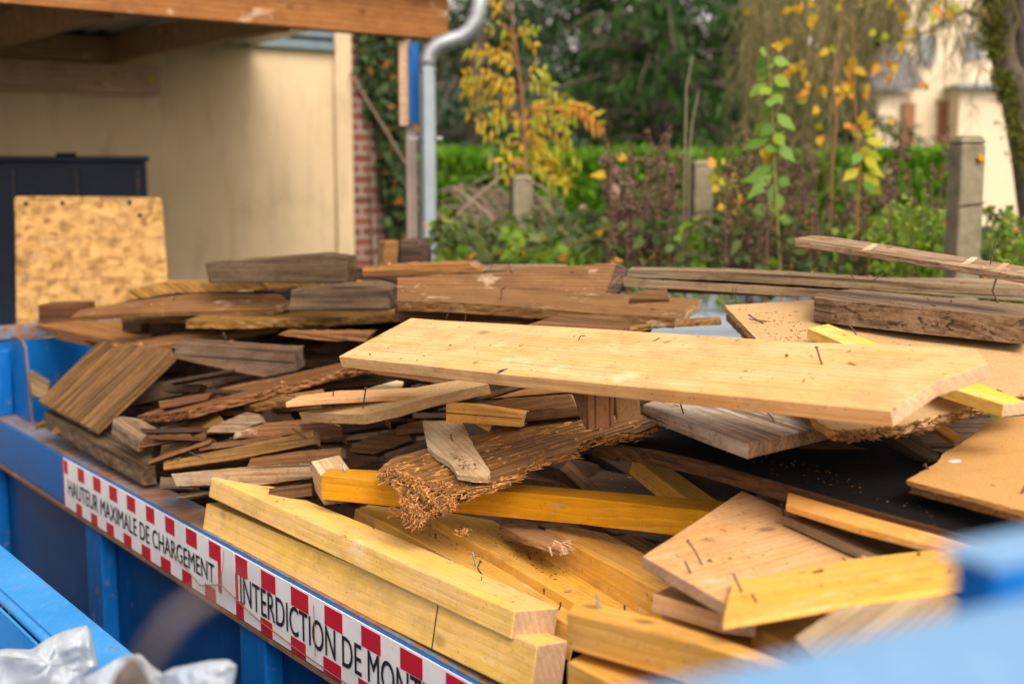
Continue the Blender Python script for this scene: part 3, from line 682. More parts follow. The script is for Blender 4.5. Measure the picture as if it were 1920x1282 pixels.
nail(b2_, (1391, 1109), (1375, 1076), r=.0016, head=False); nail(b2_, (1419, 1129), (1409, 1112), r=.0016, head=False)
board('pale sandy board corner pointing up at the bottom right edge of the heap', 'lightgrey', ((1500, 1190, 1.45), (1830, 1135, 1.5), (1665, 1076, 1.68)), [(1490, 1195), (1600, 1300), (1860, 1200), (1835, 1132), (1760, 1105), (1665, 1076)], .018, ax=(0, 5))
b = board('golden beam in the bottom foreground carrying an upright set screw', 'gold', ((1062, 1146, 1.78), (1337, 1214, 1.52), (1075, 1130, 1.84)), [(1062, 1146), (1300, 1203), (1500, 1262), (1520, 1250), (1431, 1222), (1240, 1160), (1120, 1130), (1090, 1129), (1075, 1131)], .056, name='beam', cat='beam', bev=.003)
screw(b, (1121, 1142), (1119, 1096), .003)
bg5 = board('short pale plank stub under the square board', 'pale', ((1225, 1112, 1.82), (1355, 1150, 1.7), (1266, 1095, 1.95)), [(1225, 1113), (1355, 1151), (1420, 1160), (1380, 1130), (1266, 1094)], .026, name='stub', cat='plank')
b = board('narrow orange batten with dark nail heads between the square board and the black board', 'gold', ((1475, 944, 2.05), (1771, 1027, 1.75), (1477, 922, 2.15)), [(1474, 945), (1600, 984), (1771, 1028), (1870, 1040), (1870, 1016), (1640, 953), (1478, 922)], .012, name='batten', cat='batten')
board('greenish lath showing through the slot below the narrow orange batten', 'greyed', ((1480, 960, 2.1), (1640, 1030, 1.9), (1500, 945, 2.2)), [(1470, 965), (1640, 1040), (1760, 1050), (1560, 975)], .015, name='lath', cat='batten')
# ---- lower centre beams
by = board('upper of the two long pale yellow beams stacked on the skip rim', 'yellow', ((396, 893, 3.0), (966, 1146, 2.03), (459, 890, 3.1)), [(396, 894), (680, 1019), (966, 1146), (1048, 1139), (760, 1012), (459, 890)], .049, name='beam', cat='beam', bev=.003, ax=(0, 2), bend=.001)
b = board('lower of the two long pale yellow beams stacked on the skip rim, with a dark saw cut', 'yellow', ((387, 943, 3.03), (1008, 1209, 1.98), (430, 939, 3.12)), [(387, 943), (690, 1070), (1008, 1209), (1066, 1201), (760, 1070), (430, 938)], .088, name='beam', cat='beam', bev=.003, ax=(0, 2))
p0, n = PL[b.name]; c_ = onplane(822, 1128, p0, n); X = (onplane(1008, 1209, p0, n) - onplane(387, 943, p0, n)).normalized(); Y = n.cross(X)
if Y.y > 0: Y = -Y
mb = MB(); mb.box(c_ + Y * .0002 - n * .087, X * .0016, Y * .0012, n * .086); mb.build('saw_cut', [M['ink']], b)
b = board('orange glazed beam lying across the heap under the rotten bark slab', 'orange', ((601, 889, 2.72), (1320, 958, 2.36), (940, 904, 2.62)), [(601, 890), (902, 917), (1090, 933), (1400, 966), (1420, 945), (1320, 936), (940, 904), (707, 881), (619, 877)], .056, name='beam', cat='beam', bev=.0025, ax=(0, 3))
screw(b, (646, 884), (640, 857), .0034)
board('pale mitred block with dark side at the left end of the orange glazed beam', 'lightgrey', (600, 892, 2.78, 0, .45), [(583, 864), (602, 893), (660, 887), (640, 855), (636, 852)], .085, name='block', cat='block', bev=.002)
b = board('golden beam strewn with crumbs, first to the right of the stacked yellow beams', 'gold', ((666, 953, 2.80), (1075, 1175, 2.08), (760, 955, 2.90)), [(666, 953), (742, 990), (1010, 1136), (1080, 1178), (1092, 1138), (1081, 1131), (900, 1022), (800, 960), (690, 945)], .06, name='beam', cat='beam', bev=.003, ax=(1, 2))
screw(b, (893, 1061), (881, 1017), .0032)
nail(b, (1022, 1116), (1019, 1103), r=.0018, head=False); nail(b, (818, 1010), (816, 1000), r=.0015, head=False)
specks(b, [(700, 955), (780, 960), (1000, 1090), (900, 1050), (740, 985)], 80, .0035, seed=21)
b = board('golden beam with two short nails, second to the right of the stacked yellow beams', 'gold', ((811, 970, 2.74), (1084, 1132, 2.17), (925, 975, 2.80)), [(811, 971), (900, 1022), (1084, 1132), (1200, 1200), (1330, 1205), (1287, 1178), (1100, 1072), (925, 975), (840, 960)], .06, name='beam', cat='beam', bev=.003, ax=(1, 2))
nail(b, (994, 1049), (987, 1032), r=.0018, head=False); nail(b, (1171, 1146), (1171, 1134), r=.0018, head=False)
specks(b, [(840, 975), (930, 985), (1100, 1080), (1040, 1090)], 80, .0035, seed=22)
b = board('golden beam under the left corner of the square board, third from the stacked yellow beams', 'gold', ((1022, 989, 2.55), (1237, 1106, 2.12), (1140, 1003, 2.58)), [(1022, 990), (1075, 1021), (1237, 1107), (1330, 1160), (1380, 1160), (1266, 1098), (1206, 1036), (1140, 1000), (1060, 985)], .06, name='beam', cat='beam', bev=.003, ax=(1, 2))
nail(b, (1246, 1089), (1240, 1079), r=.0018, head=False)
# splintered stick
sp0 = board('pinkish splintered stick between two golden beams under the orange beam', 'pink', ((938, 990, 2.56), (1066, 1028, 2.32), (990, 982, 2.62)), [(935, 984), (980, 1008), (1050, 1030), (1072, 1024), (1040, 1000), (985, 980)], .012, name='stick', cat='stick', rag=.004)
mb = MB(); rr = random.Random(5)
for k in range(70):
    a = U(1060 + rr.uniform(-25, 6), 1022 + rr.uniform(-9, 8), 2.33); mb.tube([a, a + Vector((rr.uniform(.0, .02), rr.uniform(-.01, .01), rr.uniform(-.012, .003)))], [.0012, .0004], 4)
for q in (((1030, 1025), (1035, 1042)), ((1053, 1024), (1057, 1038))): mb.tube([U(*q[0], 2.13), U(*q[1], 2.12)], [.0018, .0006], 5)
mb.build('splinters', [M['splinterpale']], sp0)
# pieces seen between the beams; those in the hollow coloured darker for its shade
for lab, mat, pl, ol, th in [
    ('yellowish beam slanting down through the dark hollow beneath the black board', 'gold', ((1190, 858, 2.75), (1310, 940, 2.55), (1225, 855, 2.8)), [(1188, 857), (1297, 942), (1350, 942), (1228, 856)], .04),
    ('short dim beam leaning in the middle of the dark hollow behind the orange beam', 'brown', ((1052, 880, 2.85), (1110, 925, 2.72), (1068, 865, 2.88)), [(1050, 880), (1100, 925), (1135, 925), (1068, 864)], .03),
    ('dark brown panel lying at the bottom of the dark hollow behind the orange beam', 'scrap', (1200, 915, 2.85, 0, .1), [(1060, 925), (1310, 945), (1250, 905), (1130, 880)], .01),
    ('pale green lath under the right end of the orange beam', 'tan', ((1140, 1005, 2.62), (1230, 1050, 2.4), (1190, 1000, 2.65)), [(1140, 1005), (1230, 1060), (1270, 1040), (1190, 1000)], .02),
    ('pale beam end in the shade at the very bottom between the two foreground beams', 'gold', ((1070, 1240, 1.75), (1200, 1290, 1.6), (1100, 1225, 1.8)), [(1064, 1240), (1200, 1310), (1330, 1300), (1110, 1215)], .05),
    ('wide pale board in the bottom slot below the golden foreground beam', 'gold', ((1300, 1160, 1.85), (1500, 1220, 1.7), (1350, 1130, 1.95)), [(1240, 1150), (1520, 1260), (1600, 1220), (1330, 1120)], .03),
    ('pale stub between the long clean board and the sandy corner board', 'gold', ((1430, 1180, 1.7), (1520, 1220, 1.6), (1480, 1150, 1.8)), [(1410, 1170), (1520, 1230), (1620, 1180), (1500, 1140)], .03),
]:
    board(lab, mat, pl, ol, th, name='beam' if 'beam' in lab else 'plank', cat='beam' if 'beam' in lab else 'plank')
# ---- centre left jumble
bb = board
bb('dark squared beam with rounded right end, in the shade under the shredded planks', 'dark', (495, 707, 3.8, -.15), [(326, 640), (551, 656), (556, 696), (495, 708), (440, 698), (326, 672)], .09, 'v', name='beam', cat='beam', bev=.006, rag=.002)
bb('ragged plank end in the shade left of the big pale plank tip', 'tan', (560, 637, 3.6, -.1), [(520, 628), (600, 638), (686, 641), (697, 624), (600, 624), (530, 624)], .08, 'v', name='plank', cat='plank', rag=.004)
bb('long shredded tan plank rising to the right across the left jumble', 'rot', ((250, 782, 3.55), (640, 690, 3.45), (366, 742, 3.75)), [(256, 780), (300, 776), (352, 770), (420, 752), (493, 734), (640, 693), (745, 675), (745, 664), (640, 680), (514, 709), (440, 722), (366, 740)], .022, name='plank', cat='plank', rag=.006, bend=.004, ax=(0, 5))
bb('orange brown stub below the long shredded plank', 'straw', ((470, 758, 3.35), (610, 735, 3.2), (480, 748, 3.4)), [(453, 757), (475, 761), (610, 737), (606, 728), (540, 738), (455, 752)], .017, name='stub', cat='plank', bev=.002)
b = bb('pale yellow lath between two upright nails, left of centre', 'pale', ((535, 754, 3.0), (722, 741, 2.95), (562, 741, 3.1)), [(535, 754), (591, 749), (722, 742), (783, 741), (828, 724), (709, 730), (638, 732), (562, 741)], .013, name='lath', cat='batten', ax=(0, 2))
b = bb('pale particle board offcut with two tall nails under the yellow lath', 'chip', ((678, 776, 2.9), (916, 718, 2.85), (560, 771, 3.1)), [(560, 773), (678, 777), (740, 763), (800, 745), (916, 719), (870, 710), (700, 740), (640, 756)], .026, rag=.002, name='offcut', cat='board', ax=(1, 4))
nail(b, (625, 763), (625, 733), dd=-.03, r=.0019, head=False); nail(b, (680, 765), (686, 728), dd=-.03, r=.0019)
p0, n = PL[b.name]
b = bb('short white painted stick behind the yellow lath', 'lightgrey', (690, 730, 3.15, 0, .3), [(675, 734), (750, 728), (757, 714), (748, 711), (700, 724)], .01, name='stick', cat='stick')
b = bb('flat tan board standing on edge beside the grey octagonal beam end', 'tan', ((300, 860, 3.3), (415, 782, 3.35), (340, 800, 3.45)), [(299, 858), (312, 868), (416, 783), (404, 770), (330, 790), (305, 825)], .012, rag=0, ax=(1, 2))
bb('grey beam end with chamfered corners beside the grooved panel', 'greyed', ((212, 785, 3.5), (263, 820, 3.4), (297, 800, 3.5)), [(210, 784), (263, 820), (298, 801), (262, 783), (225, 778)], .05, name='beam', cat='beam', bev=.012, ax=(0, 1))
bb('weathered bark crusted beam resting on the skip rim below the grooved panel', 'dark', ((85, 775, 3.95), (270, 868, 3.42), (200, 806, 3.75)), [(82, 772), (186, 833), (262, 876), (292, 872), (283, 848), (240, 820), (200, 803), (110, 757)], .055, name='beam', cat='beam', bev=.008, rag=.004, ax=(1, 2))
gpn = bb('brown grooved wall panel leaning over the left rim of the skip', 'panel', ((72, 750, 3.95), (180, 808, 3.62), (187, 640, 4.15)), [(72, 751), (180, 808), (326, 669), (322, 655), (187, 638)], .016, name='panel', cat='panel', ax=(1, 2))
p0, n = PL[gpn.name]
for i in (1, 2, 3, 4):
    f = i / 5; a = onplane(72 + 108 * f, 751 + 57 * f, p0, n); c = onplane(187 + 138 * f, 638 + 31 * f, p0, n)
    X = (c - a).normalized(); Y = n.cross(X)
    mb = MB(); mb.box(a + X * .004 + n * .0002, X * ((c - a).length - .008), Y * .006, n * .0022); mb.build('bead', [M['panel']], gpn, bevel=.0008)
    mb = MB(); mb.box(a + X * .004 + n * .0002 - Y * .0035, X * ((c - a).length - .008), Y * .003, n * .0006); mb.build('groove', [M['dark']], gpn)
for i, (x, y) in enumerate(((167, 791), (180, 728), (187, 735), (250, 684), (262, 665))):
    c = onplane(x, y, p0, n); mb = MB(); mb.tube([c, c + n * .0012], .004, 8); mb.build('nail_head', [M['nail']], gpn)
bb('tan stick poking over the rim behind the blue gusset', 'tan', (70, 798, 3.95, 0, .2), [(66, 798), (112, 787), (110, 776), (96, 776)], .015, name='stick', cat='stick')
bb('short tan stick under the grooved panel near the rim', 'tan', (100, 808, 3.85, 0, .2), [(98, 808), (132, 802), (134, 794), (104, 800)], .012, name='stick', cat='stick')
bb('grey brown beam stub between the blue end wall and the grooved panel', 'greyed', (70, 740, 4.2, .3), [(54, 700), (92, 722), (90, 748), (60, 745)], .1, 'v', name='beam', cat='beam', bev=.006)
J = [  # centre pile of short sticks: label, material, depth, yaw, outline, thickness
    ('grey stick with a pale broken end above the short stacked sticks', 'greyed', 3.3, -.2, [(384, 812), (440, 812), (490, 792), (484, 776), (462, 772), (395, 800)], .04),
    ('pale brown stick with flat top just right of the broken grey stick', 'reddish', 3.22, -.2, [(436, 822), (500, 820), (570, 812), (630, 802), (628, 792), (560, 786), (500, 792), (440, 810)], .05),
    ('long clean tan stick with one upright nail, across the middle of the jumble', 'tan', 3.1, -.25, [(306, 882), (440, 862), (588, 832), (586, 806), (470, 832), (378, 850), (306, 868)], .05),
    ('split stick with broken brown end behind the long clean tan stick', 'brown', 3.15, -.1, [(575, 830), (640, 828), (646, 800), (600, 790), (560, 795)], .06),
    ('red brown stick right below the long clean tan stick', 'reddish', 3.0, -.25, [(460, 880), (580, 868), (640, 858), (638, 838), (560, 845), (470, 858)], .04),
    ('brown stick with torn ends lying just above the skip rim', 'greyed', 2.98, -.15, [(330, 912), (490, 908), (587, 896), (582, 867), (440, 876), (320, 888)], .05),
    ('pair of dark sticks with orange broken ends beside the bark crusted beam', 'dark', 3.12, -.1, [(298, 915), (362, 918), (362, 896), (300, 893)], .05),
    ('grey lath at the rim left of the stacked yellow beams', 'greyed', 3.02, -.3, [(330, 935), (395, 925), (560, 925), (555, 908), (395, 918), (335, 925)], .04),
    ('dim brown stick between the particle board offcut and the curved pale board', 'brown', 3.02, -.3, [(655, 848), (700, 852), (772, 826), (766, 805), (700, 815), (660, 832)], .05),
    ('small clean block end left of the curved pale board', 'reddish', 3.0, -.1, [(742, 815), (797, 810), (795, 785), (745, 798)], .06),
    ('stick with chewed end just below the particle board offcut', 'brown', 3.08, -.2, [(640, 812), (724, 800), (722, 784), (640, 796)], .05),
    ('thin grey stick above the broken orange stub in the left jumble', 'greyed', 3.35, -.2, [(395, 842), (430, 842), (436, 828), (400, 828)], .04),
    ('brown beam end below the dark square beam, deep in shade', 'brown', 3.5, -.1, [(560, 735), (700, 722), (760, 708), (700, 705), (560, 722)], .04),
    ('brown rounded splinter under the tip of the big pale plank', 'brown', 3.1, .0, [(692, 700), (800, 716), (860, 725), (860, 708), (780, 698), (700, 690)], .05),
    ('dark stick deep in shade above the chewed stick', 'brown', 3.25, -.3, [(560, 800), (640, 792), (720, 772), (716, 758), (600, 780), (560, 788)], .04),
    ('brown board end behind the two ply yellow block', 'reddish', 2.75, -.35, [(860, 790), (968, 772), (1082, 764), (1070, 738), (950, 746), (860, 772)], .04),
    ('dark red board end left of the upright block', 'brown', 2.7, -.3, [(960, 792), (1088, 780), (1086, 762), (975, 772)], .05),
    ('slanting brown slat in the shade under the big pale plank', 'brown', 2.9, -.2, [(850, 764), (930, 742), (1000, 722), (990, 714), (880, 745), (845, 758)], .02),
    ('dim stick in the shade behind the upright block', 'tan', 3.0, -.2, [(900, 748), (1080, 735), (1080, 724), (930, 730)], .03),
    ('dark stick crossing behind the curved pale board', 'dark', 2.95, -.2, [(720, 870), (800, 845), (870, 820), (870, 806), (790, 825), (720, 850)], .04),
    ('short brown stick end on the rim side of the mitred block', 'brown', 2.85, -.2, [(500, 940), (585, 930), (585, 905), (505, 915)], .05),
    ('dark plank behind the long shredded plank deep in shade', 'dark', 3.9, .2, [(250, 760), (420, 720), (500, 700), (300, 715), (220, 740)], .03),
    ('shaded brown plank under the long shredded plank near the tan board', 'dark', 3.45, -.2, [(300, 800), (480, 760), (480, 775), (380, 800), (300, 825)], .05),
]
for lab, mat, d, yaw, ol, th in J:
    cx = sum(p[0] for p in ol) / len(ol); cy = sum(p[1] for p in ol) / len(ol)
    nm = 'board' if 'board end' in lab else 'stick'
    b = bb(lab, mat, (cx, cy, d, yaw, .35), ol, th, 'v', name=nm, cat=nm, rag=.003 if mat != 'tan' else .0012, bev=.002)
    if 'upright nail' in lab: nail(b, (577, 822), (547, 803), r=.0018, head=False); nail(b, (382, 858), (355, 847), r=.0012, head=False)
b = bb('short two ply yellow block with a dark glue line, centre of the heap', 'gold', (900, 780, 2.72, -.3, .1), [(836, 790), (977, 801), (982, 774), (890, 760), (836, 757)], .05, 'v', name='block', cat='block', bev=.002)
p0, n = PL[b.name]; q = [onplane(x, y, p0, n) + n * .0004 for x, y in ((837, 772.5), (979, 784), (979, 785.5), (837, 774.5))]; mb = MB(); mb.poly(q); mb.build('glue_line', [M['ink']], b)
bb('small yellow triangular offcut under the two ply block', 'gold', (905, 800, 2.76, -.2), [(885, 792), (922, 797), (917, 810)], .02, 'v', name='offcut', cat='offcut')
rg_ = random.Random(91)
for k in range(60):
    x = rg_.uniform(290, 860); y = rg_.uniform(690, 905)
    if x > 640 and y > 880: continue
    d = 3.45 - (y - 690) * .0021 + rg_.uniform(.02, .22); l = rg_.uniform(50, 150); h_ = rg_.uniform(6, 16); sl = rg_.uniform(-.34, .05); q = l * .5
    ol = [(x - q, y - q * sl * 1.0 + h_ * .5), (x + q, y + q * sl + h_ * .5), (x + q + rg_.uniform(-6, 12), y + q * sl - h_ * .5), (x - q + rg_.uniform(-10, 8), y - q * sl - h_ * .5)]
    b = bb('thin dark broken lath lying in the shaded gaps of the left jumble', rg_.choice(('brown', 'dark', 'scrap', 'brown', 'scrap')), (x, y, d, rg_.uniform(-.4, .1), .35), ol, rg_.uniform(.02, .05), 'v', name='lath', cat='lath', rag=.003, group='broken laths in the shaded gaps')  # darkest woods here stand in for the blackness of the gaps
# upright blocks
b = bb('pinkish block standing upright under the big pale plank, left of two', 'pink', (1125, 800, 2.4, .1), [(1100, 806), (1151, 800), (1151, 735), (1098, 735)], .045, 'v', name='block', cat='block', bev=.002, ax=(0, 3))
bb('dark slat added as the shaded left side of the pinkish upright block', 'reddish', (1090, 780, 2.405, -1.2), [(1099, 806), (1099, 738), (1072, 733), (1084, 775)], .01, 'v', name='slat', cat='slat')  # stands in for the block's left face, shade put into the wood colour
bb('sandy block standing upright under the big pale plank, right of two', 'chip', (1180, 780, 2.42, .0), [(1157, 793), (1202, 785), (1199, 745), (1152, 745)], .04, 'v', name='block', cat='block', bev=.004)
# curved pale board on the rotten slab
b = bb('pale curved board end with a nail and pencil marks lying on the rotten bark slab', 'lightgrey', ((802, 830, 2.7), (857, 888, 2.45), (866, 792, 2.85)), [(792, 789), (798, 820), (802, 837), (818, 852), (842, 866), (850, 876), (857, 888), (885, 893), (915, 894), (919, 884), (890, 838), (866, 790)], .012, ax=(2, 6), bev=.001, rag=.001)
nail(b, (849, 827), (845, 815), r=.0016)
specks(b, [(845, 845), (880, 860), (905, 885), (860, 880)], 50, .003, seed=31)

# the rotten, fibrous slab: a displaced sheet torn along its edge, with hanging fibres
slab_out = [(707, 893), (715, 876), (731, 860), (765, 849), (800, 840), (850, 828), (882, 818), (925, 806), (965, 797), (1030, 786), (1090, 779), (1150, 778), (1200, 776), (1242, 790), (1215, 804), (1195, 812), (1165, 812), (1140, 822), (1110, 820), (1092, 824), (1085, 842), (1062, 850), (1040, 856), (1002, 862), (985, 874), (965, 888), (948, 898), (927, 905), (905, 912), (880, 920), (830, 920), (790, 914), (750, 906)]
SP = ((720, 880, 2.62), (900, 912, 2.42), (1150, 785, 2.66))
slab = board('rotten reddish slab of bark with torn fibrous edge, centre of the heap', 'rot', SP, slab_out, .012, name='bark_slab', cat='bark', rag=.010, bend=.006, bev=0, ax=(0, 10))
p0, n = PL[slab.name]
rr = random.Random(12); mb = MB()
dirx = (onplane(1100, 800, p0, n) - onplane(760, 880, p0, n)).normalized()
def fib(p, d, l, w_, bendv=None, FM=None):
    d = d.normalized(); a = d.cross(Vector((rr.uniform(-1, 1), rr.uniform(-1, 1), rr.uniform(-1, 1)))).normalized() * w_
    e = p + d * l; m_ = p + d * l * rr.uniform(.5, .8)
    if FM is None: FM = 0 if rr.random() < .65 else 1
    b_ = len(mb.v); c = a.cross(d).normalized() * w_ * .5
    mb.v += [tuple(p - a), tuple(p + a), tuple(p + c), tuple(m_ - a * .8), tuple(m_ + a * .7), tuple(m_ + c * .8), tuple(e)]
    for q in ((0, 1, 4, 3), (1, 2, 5, 4), (2, 0, 3, 5), (3, 4, 6), (4, 5, 6), (5, 3, 6)): mb.f.append([b_ + i for i in q]); mb.m.append(FM)
def flake(p, sz, nb=None):
    a = Vector((rr.gauss(0, 1), rr.gauss(0, 1), rr.gauss(0, 1))).normalized()
    if nb is not None: a = (a * .6 + nb).normalized()
    c = a.cross(Vector((rr.gauss(0, 1), rr.gauss(0, 1), rr.gauss(0, 1)))).normalized(); e = a.cross(c)
    k = rr.randint(4, 6); b_ = len(mb.v); asp = rr.uniform(.25, .8)
    for q in range(k):
        an = 6.283 * q / k + rr.uniform(-.3, .3); r_ = sz * rr.uniform(.5, 1.1); mb.v.append(tuple(p + c * math.cos(an) * r_ + e * math.sin(an) * r_ * asp))
    mb.v.append(tuple(p + a * sz * .3)); mb.v.append(tuple(p - a * sz * .2)); m_ = rr.choice((0, 0, 0, 1, 2))
    for q in range(k):
        mb.f.append([b_ + q, b_ + (q + 1) % k, b_ + k]); mb.m.append(m_); mb.f.append([b_ + (q + 1) % k, b_ + q, b_ + k + 1]); mb.m.append(m_)
edge = slab_out[13:] + [slab_out[0]]
TM = [M['splinter'], M['fibredark'], M['rot']]
for i in range(len(edge) - 1):
    for k in range(46):
        f = rr.random(); up = rr.uniform(-6, 5); lay = rr.uniform(-.001, .011)
        p = onplane(edge[i][0] * (1 - f) + edge[i + 1][0] * f, edge[i][1] * (1 - f) + edge[i + 1][1] * f - up, p0, n) - n * lay
        if k % 3: fib(p, dirx * rr.choice((-1, 1)) + Vector((rr.uniform(-.15, .15), -.25, rr.uniform(-.3, .05))), rr.uniform(.006, .028), rr.uniform(.0005, .0016))
        else: flake(p, rr.uniform(.002, .006))
for k in range(260):
    x = rr.uniform(715, 1200); y = 893 - (x - 715) * .215 + rr.uniform(-26, 26)
    jn = False; j = len(slab_out) - 1
    for i in range(len(slab_out)):
        xi, yi = slab_out[i]; xj, yj = slab_out[j]
        if (yi > y) != (yj > y) and x < (xj - xi) * (y - yi) / (yj - yi) + xi: jn = not jn
        j = i
    if not jn: continue
    p = onplane(x, y, p0, n) + n * rr.uniform(-.001, .002)
    if k % 2: fib(p, dirx * rr.choice((-1, 1)) + n * rr.uniform(-.05, .12) + Vector((0, rr.uniform(-.2, .2), 0)), rr.uniform(.01, .04), rr.uniform(.0006, .0028))
    else: flake(p, rr.uniform(.003, .010), n * 2)
mb.build('torn_fibres', TM, slab)
# hanging crumbly clump: a lumpy core covered with flakes and stiff splinters
mb = MB()
cl = [(709, 885), (740, 880), (800, 905), (870, 905), (893, 916), (880, 935), (860, 945), (835, 958), (815, 962), (800, 970), (792, 985), (770, 986), (762, 970), (752, 955), (750, 925), (735, 908)]
def incl(x, y):
    jn = False; j = len(cl) - 1
    for i in range(len(cl)):
        xi, yi = cl[i]; xj, yj = cl[j]
        if (yi > y) != (yj > y) and x < (xj - xi) * (y - yi) / (yj - yi) + xi: jn = not jn
        j = i
    return jn
def cd(x, y): return 2.47 - (y - 900) * .0011 - .035 * noise.noise(Vector((x * .035, y * .035, 0))) - .015 * noise.noise(Vector((x * .11, y * .11, 3)))
cnt = 0
while cnt < 5200:
    x = rr.uniform(700, 900); y = rr.uniform(878, 992)
    if not incl(x + rr.gauss(0, 2), y + rr.gauss(0, 2)): continue
    cnt += 1; p = U(x, y, cd(x, y) + rr.uniform(-.004, .008))
    if cnt % 5 < 3: flake(p, rr.choice((.0015, .0022, .003, .0045, .006)))
    else:
        an = noise.noise(Vector((x * .03, y * .03, 5))) * 2.5 + rr.gauss(0, .6)
        fib(p, Vector((math.sin(an), rr.uniform(-.4, .3), -abs(math.cos(an)))), rr.uniform(.004, .016), rr.uniform(.0004, .0014))
st = 5; gx = [x for x in range(700, 900, st)]; gy = [y for y in range(878, 992, st)]; idx = {}
for x in gx:
    for y in gy:
        if incl(x, y): idx[(x, y)] = len(mb.v); mb.v.append(tuple(U(x, y, cd(x, y) + .008)))
for (x, y), i0 in list(idx.items()):
    q = [(x, y), (x + st, y), (x + st, y + st), (x, y + st)]
    if all(t_ in idx for t_ in q): mb.f.append([idx[t_] for t_ in q][::-1]); mb.m.append(2)
mb.build('crumbly_clump', TM, slab)
# bark crumbs fallen on the golden beams
mb = MB()
for cx, cy, rad, d, cnt in ((745, 962, 16, 2.5, 60), (868, 998, 13, 2.4, 60), (780, 985, 18, 2.45, 60)):
    for k in range(cnt):
        p = U(cx + rr.gauss(0, rad * .6), cy + rr.gauss(0, rad * .3), d + rr.uniform(-.02, .02)); fib(p, Vector((rr.uniform(-1, 1), rr.uniform(-1, 1), rr.uniform(-.1, .3))), rr.uniform(.005, .016), rr.uniform(.0006, .0016))
o = mb.build('bark_crumbs', [M['splinter'], M['fibredark']]); tag(o, 'crumbs of rotten bark fallen on the golden beams', 'bark', kind='stuff')

# buried scrap below everything seen, coloured near black for the shade in the gaps
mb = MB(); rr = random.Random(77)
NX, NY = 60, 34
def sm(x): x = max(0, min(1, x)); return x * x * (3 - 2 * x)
def lift(p): return .42 * sm((p.y - 4.05) / .3) * sm((p.x / p.y + .335) / .05) * (1 - sm((p.x / p.y - .0) / .1))  # raises the scrap to cover the lit end wall so gaps read dark
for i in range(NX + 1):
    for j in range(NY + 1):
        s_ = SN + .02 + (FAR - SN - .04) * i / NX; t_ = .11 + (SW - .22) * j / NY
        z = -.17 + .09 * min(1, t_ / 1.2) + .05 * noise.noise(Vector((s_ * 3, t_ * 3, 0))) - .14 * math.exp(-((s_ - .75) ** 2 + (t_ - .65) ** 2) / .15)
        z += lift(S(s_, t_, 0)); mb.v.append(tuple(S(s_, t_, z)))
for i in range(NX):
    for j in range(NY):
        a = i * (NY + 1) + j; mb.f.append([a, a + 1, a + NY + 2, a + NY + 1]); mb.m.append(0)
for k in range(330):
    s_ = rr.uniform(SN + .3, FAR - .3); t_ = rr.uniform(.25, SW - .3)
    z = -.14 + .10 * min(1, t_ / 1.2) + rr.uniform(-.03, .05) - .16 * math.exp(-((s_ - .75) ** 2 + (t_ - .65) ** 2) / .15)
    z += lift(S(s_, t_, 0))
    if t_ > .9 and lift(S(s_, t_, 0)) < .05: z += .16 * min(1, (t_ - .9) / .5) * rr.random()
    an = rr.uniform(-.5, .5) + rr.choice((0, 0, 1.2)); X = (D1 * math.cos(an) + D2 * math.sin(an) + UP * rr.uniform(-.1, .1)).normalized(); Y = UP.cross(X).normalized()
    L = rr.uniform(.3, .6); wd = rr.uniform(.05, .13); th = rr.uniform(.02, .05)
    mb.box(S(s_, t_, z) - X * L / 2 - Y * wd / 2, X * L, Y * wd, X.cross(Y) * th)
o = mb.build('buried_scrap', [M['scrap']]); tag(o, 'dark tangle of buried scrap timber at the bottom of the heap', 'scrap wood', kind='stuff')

# loose chips on everything that faces up, and more bent nails in the boards they hit
bpy.context.view_layer.update(); dg = bpy.context.evaluated_depsgraph_get()
mb = MB(); rr = random.Random(404); names = {o.name: o for o in BOARDS}; nn = 0; hits = 0; tries = 0
while hits < 1500 and tries < 12000:
    tries += 1
    s_ = rr.uniform(-.9, 2.6); t_ = rr.uniform(.0, 2.0); q = S(s_, t_, 1.5)
    if noise.noise(Vector((s_ * 5, t_ * 5, 1))) < -.05 and rr.random() < .7: continue
    ok, loc, nrm, fi, ob_, mt_ = SC.ray_cast(dg, q, Vector((0, 0, -1)))
    if not ok or nrm.z < .5 or ob_.name not in names: continue
    if (loc - CP).length < 1.2: continue
    hits += 1
    if hits % 60 == 0 and nn < 16 and ob_.name not in (bp.name, b2_.name):
        nn += 1; par = names[ob_.name]; k = Vector((rr.uniform(-.6, .6), rr.uniform(-.6, .6), 1)).normalized(); b = loc - nrm * .006
        m2 = MB(); l = rr.uniform(.018, .042); e = b + k * l; e2 = e + (k + Vector((rr.uniform(-.9, .9), rr.uniform(-.5, .5), -.2))).normalized() * l * .5
        m2.tube([b, e, e2], .0016, 7); d = (e2 - e).normalized(); 
        if rr.random() < .6: m2.tube([e2 - d * .0003, e2 + d * .0011], .0036, 10)
        m2.build('nail', [M['nail']], par); continue
    a = rv3 = Vector((rr.gauss(0, 1), rr.gauss(0, 1), rr.gauss(0, .25))).normalized(); l = rr.choice((.0015, .002, .003, .004, .006, .012)) * rr.uniform(.6, 1.3); c = nrm.cross(a).normalized() * l * rr.uniform(.12, .4)
    mi = rr.choice((0, 0, 1, 1, 2))
    mb.box(loc + nrm * .0004, a * l, c, nrm * l * .12 + a * l * .1, mi)
o = mb.build('wood_chips', [M['splinter'], M['fibredark'], M['splinterpale']]); tag(o, 'loose chips and splinters scattered over the boards', 'wood chips', kind='stuff')
